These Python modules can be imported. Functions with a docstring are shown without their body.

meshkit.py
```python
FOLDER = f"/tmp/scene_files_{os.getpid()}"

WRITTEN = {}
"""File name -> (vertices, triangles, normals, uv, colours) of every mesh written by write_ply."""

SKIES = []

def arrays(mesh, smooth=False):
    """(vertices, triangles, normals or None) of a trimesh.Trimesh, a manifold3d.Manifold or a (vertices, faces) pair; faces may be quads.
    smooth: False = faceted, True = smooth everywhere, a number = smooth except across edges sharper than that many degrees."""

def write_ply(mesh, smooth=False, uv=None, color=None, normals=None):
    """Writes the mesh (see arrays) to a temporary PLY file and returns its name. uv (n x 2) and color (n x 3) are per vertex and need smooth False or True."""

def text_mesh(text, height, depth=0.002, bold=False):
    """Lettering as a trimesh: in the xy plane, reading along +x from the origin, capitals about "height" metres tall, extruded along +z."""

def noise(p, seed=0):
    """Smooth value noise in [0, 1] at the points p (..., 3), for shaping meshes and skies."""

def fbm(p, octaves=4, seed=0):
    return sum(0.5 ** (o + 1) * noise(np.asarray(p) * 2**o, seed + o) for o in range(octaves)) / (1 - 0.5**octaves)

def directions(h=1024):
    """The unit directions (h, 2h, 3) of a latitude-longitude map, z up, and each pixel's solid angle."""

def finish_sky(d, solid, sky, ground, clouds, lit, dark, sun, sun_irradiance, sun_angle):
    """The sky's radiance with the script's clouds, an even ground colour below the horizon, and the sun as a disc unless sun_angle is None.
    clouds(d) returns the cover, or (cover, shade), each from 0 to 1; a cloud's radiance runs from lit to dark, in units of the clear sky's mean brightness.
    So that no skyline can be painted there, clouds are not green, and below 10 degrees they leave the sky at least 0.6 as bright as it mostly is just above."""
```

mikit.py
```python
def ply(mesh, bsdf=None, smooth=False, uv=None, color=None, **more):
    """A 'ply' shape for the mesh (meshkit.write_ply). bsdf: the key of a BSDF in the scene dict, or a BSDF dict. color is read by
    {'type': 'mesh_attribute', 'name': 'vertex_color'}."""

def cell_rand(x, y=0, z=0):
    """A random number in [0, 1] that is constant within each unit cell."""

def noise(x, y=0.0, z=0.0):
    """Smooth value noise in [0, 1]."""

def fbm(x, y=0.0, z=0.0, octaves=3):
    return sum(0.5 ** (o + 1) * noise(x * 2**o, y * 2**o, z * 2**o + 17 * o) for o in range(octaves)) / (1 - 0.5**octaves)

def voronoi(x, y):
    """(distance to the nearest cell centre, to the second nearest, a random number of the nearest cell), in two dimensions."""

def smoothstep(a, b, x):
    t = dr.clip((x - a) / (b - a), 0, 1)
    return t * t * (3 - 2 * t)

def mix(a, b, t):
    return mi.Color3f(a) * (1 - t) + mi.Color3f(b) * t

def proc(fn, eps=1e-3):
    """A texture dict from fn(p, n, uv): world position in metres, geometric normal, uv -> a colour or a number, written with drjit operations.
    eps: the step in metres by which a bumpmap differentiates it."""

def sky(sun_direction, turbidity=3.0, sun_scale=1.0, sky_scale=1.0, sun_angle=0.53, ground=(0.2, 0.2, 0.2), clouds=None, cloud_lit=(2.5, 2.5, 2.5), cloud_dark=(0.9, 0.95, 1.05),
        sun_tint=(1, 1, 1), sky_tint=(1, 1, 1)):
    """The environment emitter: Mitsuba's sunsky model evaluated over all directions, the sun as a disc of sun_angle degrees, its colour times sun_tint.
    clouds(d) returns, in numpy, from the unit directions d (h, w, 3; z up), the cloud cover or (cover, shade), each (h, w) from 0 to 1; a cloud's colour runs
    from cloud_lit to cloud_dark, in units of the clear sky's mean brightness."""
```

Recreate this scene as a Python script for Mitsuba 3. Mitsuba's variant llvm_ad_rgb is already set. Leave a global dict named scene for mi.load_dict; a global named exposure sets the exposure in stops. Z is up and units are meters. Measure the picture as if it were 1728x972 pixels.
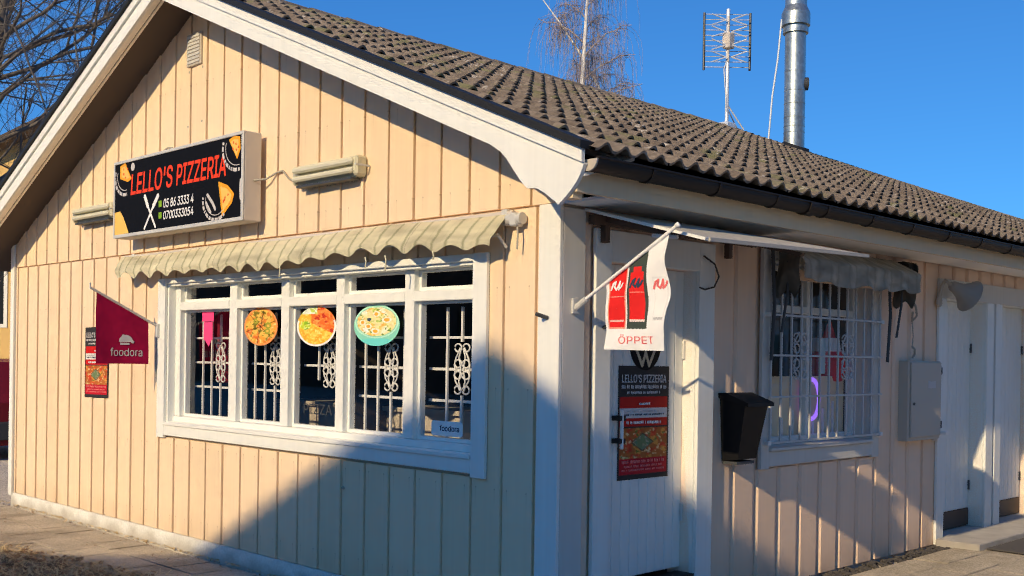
import math, random
import numpy as np, trimesh, mitsuba as mi, drjit as dr
import mikit, meshkit
from mikit import noise, fbm, voronoi, smoothstep, mix
from shapely.geometry import Polygon, LineString, Point, box as sbox
from shapely import affinity
from shapely.ops import unary_union

T = mi.ScalarTransform4f
scene, labels = {}, {}
rng = np.random.default_rng(7)
random.seed(7)

# ------------------------------------------------------------------ camera, sky, exposure
CAM = np.array([4.259, -4.63, 1.62])
YAW, PIT, ROL, FPX = -0.7856, -0.003, 0.015, 1854.8
fw = np.array([math.cos(PIT) * math.sin(YAW), math.cos(PIT) * math.cos(YAW), math.sin(PIT)])
rt = np.array([math.cos(YAW), -math.sin(YAW), 0.0])
up0 = np.cross(rt, fw)
rt2 = rt * math.cos(ROL) + up0 * math.sin(ROL)
up = np.cross(rt2, fw)
scene['camera'] = {'type': 'perspective', 'fov': 2 * math.degrees(math.atan(864 / FPX)), 'fov_axis': 'x',
                   'principal_point_offset_y': -(607.2 - 486) / 972, 'near_clip': 0.05, 'far_clip': 1500.0,
                   'to_world': T().look_at(origin=CAM.tolist(), target=(CAM + fw).tolist(), up=up.tolist())}
SUN = np.array([0.162, -1.0, 0.432])
scene['sky'] = mikit.sky(SUN.tolist(), turbidity=2.2, sun_scale=0.76, sky_tint=(0.23, 0.665, 1.27), sun_tint=(0.97, 0.975, 0.97), ground=(0.30, 0.26, 0.20))
exposure = 2.03

# ------------------------------------------------------------------ materials
def rgb(c): return {'type': 'rgb', 'value': [float(v) for v in c]}
def mat(name, col, rough=0.6, metal=0.0, spec=0.5, two=False, **k):
    b = {'type': 'principled', 'base_color': col if isinstance(col, dict) else rgb(col), 'roughness': rough, 'metallic': metal, 'specular': spec, **k}
    scene[name] = {'type': 'twosided', 'bsdf': b} if two else b
    return name

def paint(col, amp=0.10, dirt=(0.55, 0.5, 0.42), nails=False):
    def f(p, n, uv):
        u = p.x * 41.0 + p.y * 43.0
        g = fbm(u, p.z * 2.2, 0.0, 3)
        big = fbm(p.x * 1.7, p.z * 1.4, p.y * 1.7, 3)
        d = smoothstep(0.56, 0.86, big * 0.65 + 0.35 * noise(u * 0.35, p.z * 0.8)) * 0.12
        low = smoothstep(0.35, -0.05, p.z) * (0.15 + 0.35 * noise(u * 0.2, p.z * 5))
        c = mi.Color3f(*col) * (1 - amp / 2 + amp * (g * 0.6 + big * 0.4))
        c = mix(c, mi.Color3f(*[a * b for a, b in zip(col, dirt)]), dr.clip(d + low, 0, 1))
        if nails:
            fx_ = (p.x + 0.187) / 0.268; fx_ = fx_ - dr.floor(fx_); a_ = dr.abs(dr.abs(fx_ - 0.5) - 0.32) * 0.268
            fz_ = (p.z + 0.1) / 0.61; jz = (fz_ - dr.floor(fz_) - 0.5) * 0.61
            r_ = dr.sqrt(a_ * a_ + jz * jz)
            c = mix(c, mi.Color3f(0.42, 0.30, 0.20), smoothstep(0.0075, 0.004, r_) * 0.7)
            st_ = smoothstep(0.006, 0.002, a_) * smoothstep(-0.16, -0.01, jz) * smoothstep(0.0, -0.004, jz)
            c = c * (1 - 0.10 * st_)
        return c
    return mikit.proc(f)
mat('yellow_paint', paint((0.82, 0.638, 0.43), 0.10, nails=True), 0.55, spec=0.35)
mat('groove_paint', (0.52, 0.45, 0.34), 0.8, spec=0.2)
mat('yellow_paint_worn', paint((0.79, 0.613, 0.405), 0.11, nails=True), 0.6, spec=0.3)
mat('tan_paint', paint((0.82, 0.61, 0.445), 0.09), 0.6, spec=0.3)
mat('tan_paint_worn', paint((0.79, 0.585, 0.42), 0.09), 0.6, spec=0.3)
mat('white_paint', paint((0.76, 0.77, 0.72), 0.12, (0.62, 0.6, 0.52)), 0.5, spec=0.4)
mat('grey_paint', paint((0.60, 0.585, 0.53), 0.14, (0.6, 0.57, 0.5)), 0.6, spec=0.3)
mat('fascia_paint', paint((0.70, 0.56, 0.36), 0.14), 0.6, spec=0.25)
mat('canopy_grey', paint((0.42, 0.40, 0.35), 0.2), 0.5, spec=0.3)
mat('soffit_paint', paint((0.86, 0.83, 0.76), 0.08), 0.6, spec=0.3)

def tilefn(p, n, uv):
    a = fbm(p.x * 3.1, p.y * 3.3, p.z * 3.0, 3)
    b = noise(p.x * 60, p.y * 60, p.z * 60)
    cell = mikit.cell_rand(dr.floor(p.y / 0.3), dr.floor(p.x / 0.29), 3)
    c = mix((0.145, 0.116, 0.090), (0.245, 0.205, 0.162), dr.clip(0.15 + 0.7 * a + 0.75 * (cell - 0.5), 0, 1)) * (0.72 + 0.5 * b)
    li = smoothstep(0.64, 0.76, fbm(p.x * 9, p.y * 9, p.z * 9, 2)) * smoothstep(0.45, 0.7, b)
    mo = smoothstep(0.60, 0.78, fbm(p.x * 5 + 9, p.y * 5, p.z * 5, 2)) * 0.65
    return mix(mix(c, (0.15, 0.16, 0.07), mo), (0.48, 0.45, 0.40), li * 0.8)
mat('roof_concrete', mikit.proc(tilefn), 0.9, spec=0.15)
def slabfn(p, n, uv):
    cell = mikit.cell_rand(dr.floor(p.x / 0.36), dr.floor(p.y / 0.36), 5)
    a = fbm(p.x * 4, p.y * 4, 0.0, 4)
    b = noise(p.x * 90, p.y * 90)
    c = mix((0.27, 0.235, 0.175), (0.44, 0.385, 0.295), dr.clip(a * 0.8 + 0.3 * cell, 0, 1)) * (0.72 + 0.5 * b)
    st = smoothstep(0.55, 0.75, fbm(p.x * 2.2 + 5, p.y * 2.2, 0.0, 3)) * 0.45
    return mix(c, (0.15, 0.12, 0.09), st)
mat('slab_concrete', mikit.proc(slabfn), 0.9, spec=0.15)
def groundfn(p, n, uv):
    a = fbm(p.x * 1.3, p.y * 1.3, 0.0, 4)
    b = noise(p.x * 70, p.y * 70)
    return mix((0.35, 0.305, 0.24), (0.54, 0.475, 0.385), a) * (0.6 + 0.7 * b)
mat('ground_dirt', mikit.proc(groundfn), 0.95, spec=0.1)
def plinthfn(p, n, uv):
    a = fbm(p.x * 6, p.z * 9, p.y * 6, 4)
    b = noise(p.x * 80, p.z * 80)
    c = mix((0.62, 0.62, 0.55), (0.80, 0.80, 0.74), a) * (0.88 + 0.2 * b)
    low = smoothstep(0.05, -0.08, p.z + 0.10 * (a - 0.5)) * 0.6
    return mix(c, (0.30, 0.26, 0.2), low)
mat('plinth_render', mikit.proc(plinthfn), 0.85, spec=0.2)
mat('black_metal', (0.018, 0.019, 0.020), 0.55, spec=0.25)
mat('gutter_brown', (0.016, 0.012, 0.010), 0.5, spec=0.25)
mat('silver_trim', (0.58, 0.58, 0.55), 0.5, 0.15)
mat('box_white', (0.55, 0.50, 0.44), 0.5)
def galv(p, n, uv):
    v = voronoi(p.z * 30 + p.x * 9, p.y * 30 + p.x * 20)
    a = fbm(p.x * 8, p.y * 8, p.z * 3, 3)
    return mi.Color3f(0.50, 0.55, 0.52) * (0.75 + 0.25 * v[2]) * (0.75 + 0.5 * a)
mat('galvanised', mikit.proc(galv), 0.38, 0.85)
mat('antenna_metal', (0.75, 0.78, 0.80), 0.4, 0.4)
mat('dark_metal', (0.06, 0.065, 0.07), 0.5, 0.3)
mat('print', {'type': 'mesh_attribute', 'name': 'vertex_color'}, 0.6, spec=0.12, two=True)
mat('cloth', {'type': 'mesh_attribute', 'name': 'vertex_color'}, 0.95, spec=0.1, two=True)
mat('white_plastic', (0.78, 0.78, 0.76), 0.35)
mat('cream_plastic', (0.58, 0.55, 0.39), 0.45, spec=0.3)
mat('lamp_diffuser', (0.60, 0.58, 0.44), 0.4, spec=0.3)
mat('grille_white', (0.70, 0.70, 0.66), 0.5)
mat('bar_grey', (0.50, 0.50, 0.48), 0.5, spec=0.25)
mat('red_letter', (0.85, 0.055, 0.012), 0.4, spec=0.12)
mat('white_letter', (0.80, 0.80, 0.80), 0.4, spec=0.12)
mat('pink_letter', (0.75, 0.16, 0.16), 0.5, spec=0.12)
mat('dark_letter', (0.03, 0.06, 0.10), 0.4, spec=0.12)
mat('grey_letter', (0.55, 0.53, 0.52), 0.5, spec=0.12)
mat('green_print', (0.22, 0.40, 0.02), 0.4, spec=0.12)
mat('orange_print', (0.85, 0.36, 0.02), 0.4, spec=0.12)
mat('cheese_print', (0.85, 0.52, 0.12), 0.4, spec=0.12)
mat('tomato_print', (0.75, 0.12, 0.02), 0.4, spec=0.12)
mat('black_print', (0.006, 0.006, 0.007), 0.6, spec=0.08)
mat('gold_print', (0.62, 0.50, 0.33), 0.4, spec=0.12)
mat('mailbox_black', (0.007, 0.007, 0.008), 0.5, spec=0.2)
mat('cabinet_grey', (0.48, 0.435, 0.365), 0.5, spec=0.25)
mat('cable_grey', (0.36, 0.33, 0.27), 0.6)
mat('cable_white', (0.62, 0.68, 0.75), 0.5)
mat('dark_cable', (0.05, 0.045, 0.04), 0.6)
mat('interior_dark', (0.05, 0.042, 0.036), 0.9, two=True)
mat('kick_brown', (0.10, 0.06, 0.04), 0.6)
mat('rubber_mat', (0.07, 0.065, 0.06), 0.95)
mat('concrete', mikit.proc(lambda p, n, uv: mix((0.26, 0.24, 0.21), (0.42, 0.40, 0.36), fbm(p.x * 7, p.y * 7, p.z * 7, 4))), 0.9, spec=0.15)
mat('red_cloth', (0.72, 0.02, 0.035), 0.8, two=True)
mat('purple_plastic', (0.42, 0.25, 0.85), 0.4)
mat('tan_board', (0.80, 0.66, 0.42), 0.7)
mat('pale_blue', (0.55, 0.72, 0.72), 0.5)
mat('house_yellow', (0.66, 0.45, 0.17), 0.8)
mat('house_grey', (0.42, 0.40, 0.38), 0.8)
mat('house_roof', (0.10, 0.075, 0.06), 0.9)
mat('dark_glass', (0.02, 0.025, 0.03), 0.08)
mat('car_red', (0.20, 0.012, 0.02), 0.35, spec=0.2, clearcoat=0.3)
mat('tyre_black', (0.02, 0.02, 0.02), 0.8)
def birchfn(p, n, uv):
    s = smoothstep(0.60, 0.72, fbm(p.x * 3, p.y * 3, p.z * 5, 3))
    return mix((0.72, 0.70, 0.66), (0.10, 0.09, 0.08), s * 0.8)
mat('birch_bark', mikit.proc(birchfn), 0.8)
mat('birch_twig', (0.36, 0.29, 0.26), 0.8)
mat('grey_bark', (0.12, 0.105, 0.092), 0.85)
mat('straw', (0.55, 0.42, 0.22), 0.9, two=True)
mat('dead_leaf', (0.22, 0.125, 0.06), 0.8, two=True)
mat('soil', mikit.proc(lambda p, n, uv: mix((0.05, 0.035, 0.022), (0.20, 0.14, 0.08), fbm(p.x * 9, p.y * 9, p.z * 9, 4))), 0.95, spec=0.05)
scene['window_glass'] = {'type': 'thindielectric', 'int_ior': 1.5}

# ------------------------------------------------------------------ helpers
def nm(key):
    if key not in scene: return key
    i = 1
    while f'{key}_{i:03d}' in scene: i += 1
    return f'{key}_{i:03d}'
def add(key, mesh, bsdf, smooth=False, **k):
    key = nm(key)
    scene[key] = mikit.ply(mesh, bsdf, smooth=smooth, **k)
    return key
def tag(key, label, cat=None, group=None, kind=None):
    d = {'label': label}
    if cat: d['category'] = cat
    if group: d['group'] = group
    if kind: d['kind'] = kind
    labels[key] = d
def cat(*ms): return trimesh.util.concatenate([m for m in ms if m is not None])
def box(x0, x1, y0, y1, z0, z1, c=0.0):
    if c <= 0:
        m = trimesh.creation.box(extents=(x1 - x0, y1 - y0, z1 - z0))
        m.apply_translation(((x0 + x1) / 2, (y0 + y1) / 2, (z0 + z1) / 2)); return m
    P = []
    for i, (a, b) in enumerate(((x0, x1), (y0, y1), (z0, z1))): pass
    for sx in (0, 1):
        for sy in (0, 1):
            for sz in (0, 1):
                b = np.array([[x0, x1][sx], [y0, y1][sy], [z0, z1][sz]]); s = np.array([1 - 2 * sx, 1 - 2 * sy, 1 - 2 * sz]) * c
                for k in range(3):
                    q = b + s; q[k] = b[k]; P.append(q)
    return trimesh.convex.convex_hull(np.array(P))
def xz(poly, y0, y1):
    out = []
    for g in getattr(poly, 'geoms', [poly]):
        if g.is_empty or g.geom_type != 'Polygon' or g.area < 1e-7: continue
        m = trimesh.creation.extrude_polygon(g, y1 - y0, engine='earcut'); v = m.vertices
        m.vertices = np.stack([v[:, 0], y1 - v[:, 2], v[:, 1]], 1); out.append(m)
    return cat(*out) if out else None
def yz(poly, x0, x1):
    out = []
    for g in getattr(poly, 'geoms', [poly]):
        if g.is_empty or g.geom_type != 'Polygon' or g.area < 1e-7: continue
        m = trimesh.creation.extrude_polygon(g, x1 - x0, engine='earcut'); v = m.vertices
        m.vertices = np.stack([x0 + v[:, 2], v[:, 0], v[:, 1]], 1); out.append(m)
    return cat(*out) if out else None
def tube(pts, r, n=8):
    p = np.asarray(pts, float); k = len(p)
    r = np.broadcast_to(r, (k,))
    t = np.gradient(p, axis=0); t /= np.linalg.norm(t, axis=1, keepdims=True) + 1e-12
    ref = np.array([0, 0, 1.0]) if abs(t[:, 2]).mean() < 0.8 else np.array([1.0, 0, 0])
    a = np.cross(t, ref); a /= np.linalg.norm(a, axis=1, keepdims=True) + 1e-12
    b = np.cross(t, a); ang = np.arange(n) * 2 * np.pi / n
    v = (p[:, None] + r[:, None, None] * (np.cos(ang)[None, :, None] * a[:, None] + np.sin(ang)[None, :, None] * b[:, None])).reshape(-1, 3)
    f = []
    for i in range(k - 1):
        for j in range(n):
            A, B = i * n + j, i * n + (j + 1) % n
            f += [(A, B, B + n), (A, B + n, A + n)]
    c0, c1 = len(v), len(v) + 1
    v = np.vstack([v, p[:1], p[-1:]])
    for j in range(n):
        f += [(c0, (j + 1) % n, j), (c1, (k - 1) * n + j, (k - 1) * n + (j + 1) % n)]
    m = trimesh.Trimesh(v, np.array(f), process=False)
    if m.volume < 0: m.invert()
    return m
def ring(center, R, r, axis='y', n=20, m=6, sx=1.0, sz=1.0):
    a = np.linspace(0, 2 * np.pi, n + 1)
    u, w = R * np.cos(a) * sx, R * np.sin(a) * sz
    z = np.zeros_like(u); c = np.asarray(center, float)
    P = {'y': np.stack([u, z, w], 1), 'x': np.stack([z, u, w], 1), 'z': np.stack([u, w, z], 1)}[axis] + c
    return tube(P, r, m)
def grid(fn, nu, nv):
    """fn(U, V) -> xyz on [0,1]^2; returns vertices, faces, U, V"""
    U, V = np.meshgrid(np.linspace(0, 1, nu), np.linspace(0, 1, nv), indexing='ij')
    P = np.stack(fn(U, V), -1).reshape(-1, 3)
    i, j = np.meshgrid(np.arange(nu - 1), np.arange(nv - 1), indexing='ij')
    q = np.stack([i * nv + j, (i + 1) * nv + j, (i + 1) * nv + j + 1, i * nv + j + 1], -1).reshape(-1, 4)
    f = np.vstack([q[:, [0, 1, 2]], q[:, [0, 2, 3]]])
    return P, f, U.ravel(), V.ravel()
def printed(key, fn, nu, nv, colfn, bsdf='print', smooth=True):
    P, f, U, V = grid(fn, nu, nv)
    col = np.clip(colfn(U, V), 0, 1)
    return add(key, trimesh.Trimesh(P, f, process=False), bsdf, smooth=smooth, color=col)
def nz(u, v, s, seed=0, o=3): return meshkit.fbm(np.stack([u * s, v * s, np.zeros_like(u)], -1), o, seed)
def text_at(txt, h, place, bold=True, width=None, shear=0.0, depth=0.002):
    """place: function (u, v, w) -> xyz;  u from 0 to width"""
    m = meshkit.text_mesh(txt, h, depth, bold)
    v = m.vertices - np.array([m.bounds[0][0], 0, 0])
    s = (width / v[:, 0].max()) if width else 1.0
    x = v[:, 0] * s + shear * v[:, 1]
    m.vertices = np.stack(place(x, v[:, 1], v[:, 2]), 1)
    if m.volume < 0: m.invert()
    return m

# ------------------------------------------------------------------ setting: ground, path, bed
GZ = -0.078
def ground_z(x, y):
    t = np.clip((x + 0.3) / 0.9, 0, 1); t = t * t * (3 - 2 * t)
    s = np.clip((y + 1.2) / 2.0, 0, 1)
    return (GZ - 0.03) * (1 - t * s) + (-0.045) * t * s
xs = np.r_[-1400, -400, -120, -50, -25, np.linspace(-14, 12, 66), 25, 60, 150, 400, 1400]
ys = np.r_[-1400, -400, -120, -50, -25, np.linspace(-14, 16, 76), 30, 60, 150, 400, 1400]
X_, Y_ = np.meshgrid(xs, ys, indexing='ij')
P = np.stack([X_, Y_, ground_z(X_, Y_)], -1).reshape(-1, 3)
i, j = np.meshgrid(np.arange(len(xs) - 1), np.arange(len(ys) - 1), indexing='ij'); n_ = len(ys)
q = np.stack([i * n_ + j, (i + 1) * n_ + j, (i + 1) * n_ + j + 1, i * n_ + j + 1], -1).reshape(-1, 4)
add('ground', (P, q), 'ground_dirt', smooth=True); tag('ground', 'bare grey brown gravel and dirt ground around the shop', kind='structure')

# kerb line along the planting bed at the lower left
KA, KB = np.array([-5.70, -1.03]), np.array([-3.30, -0.57])
kd = (KB - KA) / np.linalg.norm(KB - KA); kn = np.array([kd[1], -kd[0]])     # kn points away from the wall
def kerb_y(x): return KA[1] + (x - KA[0]) * kd[1] / kd[0]
# paving slabs of the path along the gable
S = 0.355
bed_mesh = []
add('path', xz(sbox(-12, -0.10, 0.15, 0.2), 0, 0.01) if False else box(-12, -0.2, -1.6, 0.0, GZ - 0.05, GZ - 0.012), 'ground_dirt')
tag('path', 'narrow slab path running along the plinth of the yellow gable', kind='structure')
lim = Polygon([(-12, kerb_y(-12)), (-1.9, kerb_y(-1.9)), (-1.9, -0.05), (-12, -0.05)])
for a in range(0, 30):
    for b in range(0, 6):
        x0 = -1.95 - (a + 1) * S; y1 = -0.06 - b * S
        off = (S / 2 if b % 2 else 0)
        cell = sbox(x0 - off + .005, y1 - S + .005, x0 - off + S - .005, y1 - .005).intersection(lim)
        if cell.is_empty or cell.area < 0.004 or x0 < -10.5: continue
        m = trimesh.creation.extrude_polygon(cell, 0.04, engine='earcut')
        m.vertices[:, 2] += GZ - 0.04 + rng.uniform(-.003, .003) + (m.vertices[:, 0] - x0) * rng.uniform(-.012, .012) + (m.vertices[:, 1] - y1) * rng.uniform(-.012, .012)
        add('path__slab', m, 'slab_concrete')
# kerb stones
L = -4.5
kz = GZ + 0.008
k0 = KA - kd * 4.4
for a in range(10):
    p0, p1 = k0 + kd * (a * 0.86), k0 + kd * (a * 0.86 + 0.85)
    pts = [p0, p1, p1 + kn * .11, p0 + kn * .11]
    m = trimesh.creation.extrude_polygon(Polygon([tuple(p) for p in pts]).buffer(-0.004), 0.1, engine='earcut')
    m.vertices[:, 2] += kz - 0.1 + rng.uniform(-.004, .004)
    add('path__kerb_stone', m, 'slab_concrete')
# planting bed
def bedf(U, V):
    w = V * 1.9 + 0.115
    x = k0[0] + kd[0] * U * 8.6 + kn[0] * w; y = k0[1] + kd[1] * U * 8.6 + kn[1] * w
    z = GZ - 0.015 + 0.07 * meshkit.fbm(np.stack([x * 3, y * 3, x * 0], -1), 4, 3) * np.clip(V * 6, 0, 1)
    return x, y, z
P, f, U, V = grid(bedf, 140, 44)
m = trimesh.Trimesh(P, f, process=False)
if m.face_normals[:, 2].mean() < 0: m.invert()
add('planting_bed', m, 'soil', smooth=True); tag('planting_bed', 'dark soil bed beside the kerb at the lower left', kind='structure')
def blades(n, x0, x1, w0, w1, h, seed, wid=.004, lie=0.9):
    r = np.random.default_rng(seed); V, F = [], []
    for _ in range(n):
        u, w = r.uniform(x0, x1), r.uniform(w0, w1)
        b = np.array([*(KA + kd * u + kn * w), GZ + 0.01 + r.uniform(0, .05)])
        a = r.uniform(0, 2 * np.pi); d = np.array([np.cos(a), np.sin(a), r.uniform(.05, 1 - lie + .25)]); d /= np.linalg.norm(d)
        s = np.cross(d, [0, 0, 1]); s /= np.linalg.norm(s) + 1e-9; l = h * r.uniform(.5, 1.3)
        k = len(V); ww = wid * r.uniform(.7, 1.4)
        V += [b - s * ww, b + s * ww, b + d * l * .6 + s * ww * .7 + [0, 0, .01], b + d * l * .6 - s * ww * .7 + [0, 0, .01], b + d * l - [0, 0, .01]]
        F += [(k, k + 1, k + 2), (k, k + 2, k + 3), (k + 3, k + 2, k + 4)]
    return trimesh.Trimesh(np.array(V), np.array(F), process=False)
add('dry_grass', blades(5200, -2.5, 3.2, .12, 1.0, .13, 5), 'straw'); tag('dry_grass', 'matted pale dry grass lying in the bed beside the kerb', 'dry grass', kind='stuff')
add('fallen_leaves', blades(2600, -2.5, 3.6, .13, 1.2, .05, 6, .016, 1.0), 'dead_leaf'); tag('fallen_leaves', 'brown withered leaves scattered over the dark bed', 'fallen leaves', kind='stuff')

def scatter(n, seed, fx_, fz_, size):
    r = np.random.default_rng(seed); V, F = [], []
    for _ in range(n):
        x, y = fx_(r); z = fz_ + r.uniform(.002, .012); a = r.uniform(0, 2 * np.pi); l = size * r.uniform(.4, 1.3); w = l * r.uniform(.25, .6)
        d, e = np.array([np.cos(a), np.sin(a), r.uniform(-.3, .5)]), np.array([-np.sin(a), np.cos(a), r.uniform(-.3, .5)])
        p = np.array([x, y, z]); k_ = len(V); V += [p - d * l, p + e * w, p + d * l, p - e * w]; F += [(k_, k_ + 1, k_ + 2), (k_, k_ + 2, k_ + 3)]
    return trimesh.Trimesh(np.array(V), np.array(F), process=False)
add('path_litter', cat(scatter(260, 21, lambda r: (r.uniform(-9, -2.4), -.02 - abs(r.normal(0, .05))), GZ, .014), scatter(130, 22, lambda r: (r.uniform(-9, -2.4), r.uniform(-1.2, -.1)), GZ, .013)), 'dead_leaf')
tag('path_litter', 'small brown leaf litter along the foot of the plinth and on the path', 'litter', kind='stuff')
add('path_weeds', (lambda m: (m.apply_translation((0, 0, 0)), m)[1])(scatter(420, 23, lambda r: (r.uniform(-8.5, -2.4), -.012 - abs(r.normal(0, .02))), GZ + .012, .02)), 'straw')
tag('path_weeds', 'dry weeds in the joint between plinth and path', 'weeds', kind='stuff')

# paved forecourt along the eaves side
add('pavement', box(0.05, 14, 1.5, 16, -0.10, -0.035), 'ground_dirt'); tag('pavement', 'pale concrete paving in front of the side doors', kind='structure')
S2x, S2y = 0.30, 0.60
for a in range(0, 9):
    for b in range(0, 16):
        x0 = 0.19 + a * S2x; y0 = 1.75 + b * S2y + (S2y / 2 if a % 2 else 0)
        m = box(x0 + .004, x0 + S2x - .004, y0 + .004, y0 + S2y - .004, -0.05, 0.0, .004)
        m.vertices[:, 2] += rng.uniform(-.004, .003) + (m.vertices[:, 0] - x0) * rng.uniform(-.012, .012) + (m.vertices[:, 1] - y0) * rng.uniform(-.006, .006)
        add('pavement__slab', m, 'slab_concrete')
# ragged strip of broken asphalt along the wall foot
m = trimesh.creation.icosphere(subdivisions=1, radius=1)
bits = []
for a in range(420):
    s = rng.uniform(.012, .035); v = m.copy(); v.vertices *= rng.uniform(.6, 1.3, (len(v.vertices), 1)) * s * np.array([1, 1, .5])
    v.apply_translation((rng.uniform(.01, .17) ** 1.0, rng.uniform(1.6, 5.0), rng.uniform(-.04, -.005))); bits.append(v)
add('wall_foot_rubble', cat(*bits), 'rubber_mat'); tag('wall_foot_rubble', 'dark crumbled asphalt lumps along the foot of the side wall', 'rubble', kind='stuff')

# ------------------------------------------------------------------ the pizzeria building
B = 'pizzeria_building'
tag(B, 'single storey yellow wooden pizzeria with white trim and brown tiled roof', 'building')
W, XA = 8.07, -4.05                                 # width of the gable, apex x
SR, SL = 0.428, 0.455                               # roof slopes right, left
ZB = 4.468                                          # apex of the lower edge of the barge boards
ZT = 4.655                                          # tile plane at the ridge
OH = 0.45
YEND = 20.0
def bl(x): return ZB - SR * (x - XA) if x >= XA else ZB - SL * (XA - x)
def sag(y): return -0.024 * np.maximum(0, np.asarray(y) - 7.7)
WX0, WX1, WZ0, WZ1 = -4.60, -0.70, 1.00, 2.205       # shop window opening
SEAM = 2.495
gable = Polygon([(-W, 0.06), (0, 0.06), (0, bl(0) + .2), (XA, ZB + .2), (-W, bl(-W) + .2)])
opening = sbox(WX0, WZ0, WX1, WZ1)
add(f'{B}__gable_siding', xz(gable.difference(opening), .022, .20), 'groove_paint'); tag(f'{B}__gable_siding', 'yellow vertical board siding of the gable end')
low = sbox(-W + .075, .067, -0.14, SEAM).difference(sbox(WX0 - .13, .873, WX1 + .13, 2.255))
high = gable.intersection(sbox(-W + .03, SEAM + .012, -.0, 6)).difference(sbox(-.14, 0, 0, 2.5))
k = 0
x = -0.187 + 0.268 * 2
gap = .011
while x > -W - .3:
    for reg, dy in ((low, 0.0), (high, -.006)):
        sh = 0.0 if reg is low else -.045
        s = sbox(x - .268 + gap + sh, -1, x + sh, 7).intersection(reg)
        if s.is_empty: continue
        for g in getattr(s, 'geoms', [s]):
            if g.geom_type != 'Polygon' or g.area < .002: continue
            d = rng.uniform(-.002, .002)
            m = xz(g, dy + d, .0215); gb_ = g.bounds; vv = m.vertices; fr_ = vv[:, 1] < .01
            vv[fr_, 1] -= ((vv[fr_, 0] - (x + sh - .134)) / .268) * .011; m.vertices = vv
            add(f'{B}__gable_siding__board', m, 'yellow_paint' if rng.random() < .7 else 'yellow_paint_worn')
    x -= .268
add(f'{B}__plinth', cat(box(-W + .02, -.0, -.012, .20, -.22, .06), box(-.1, -.03, .2, YEND, -.2, -.022)), 'plinth_render'); tag(f'{B}__plinth', 'whitewashed concrete plinth')

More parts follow.
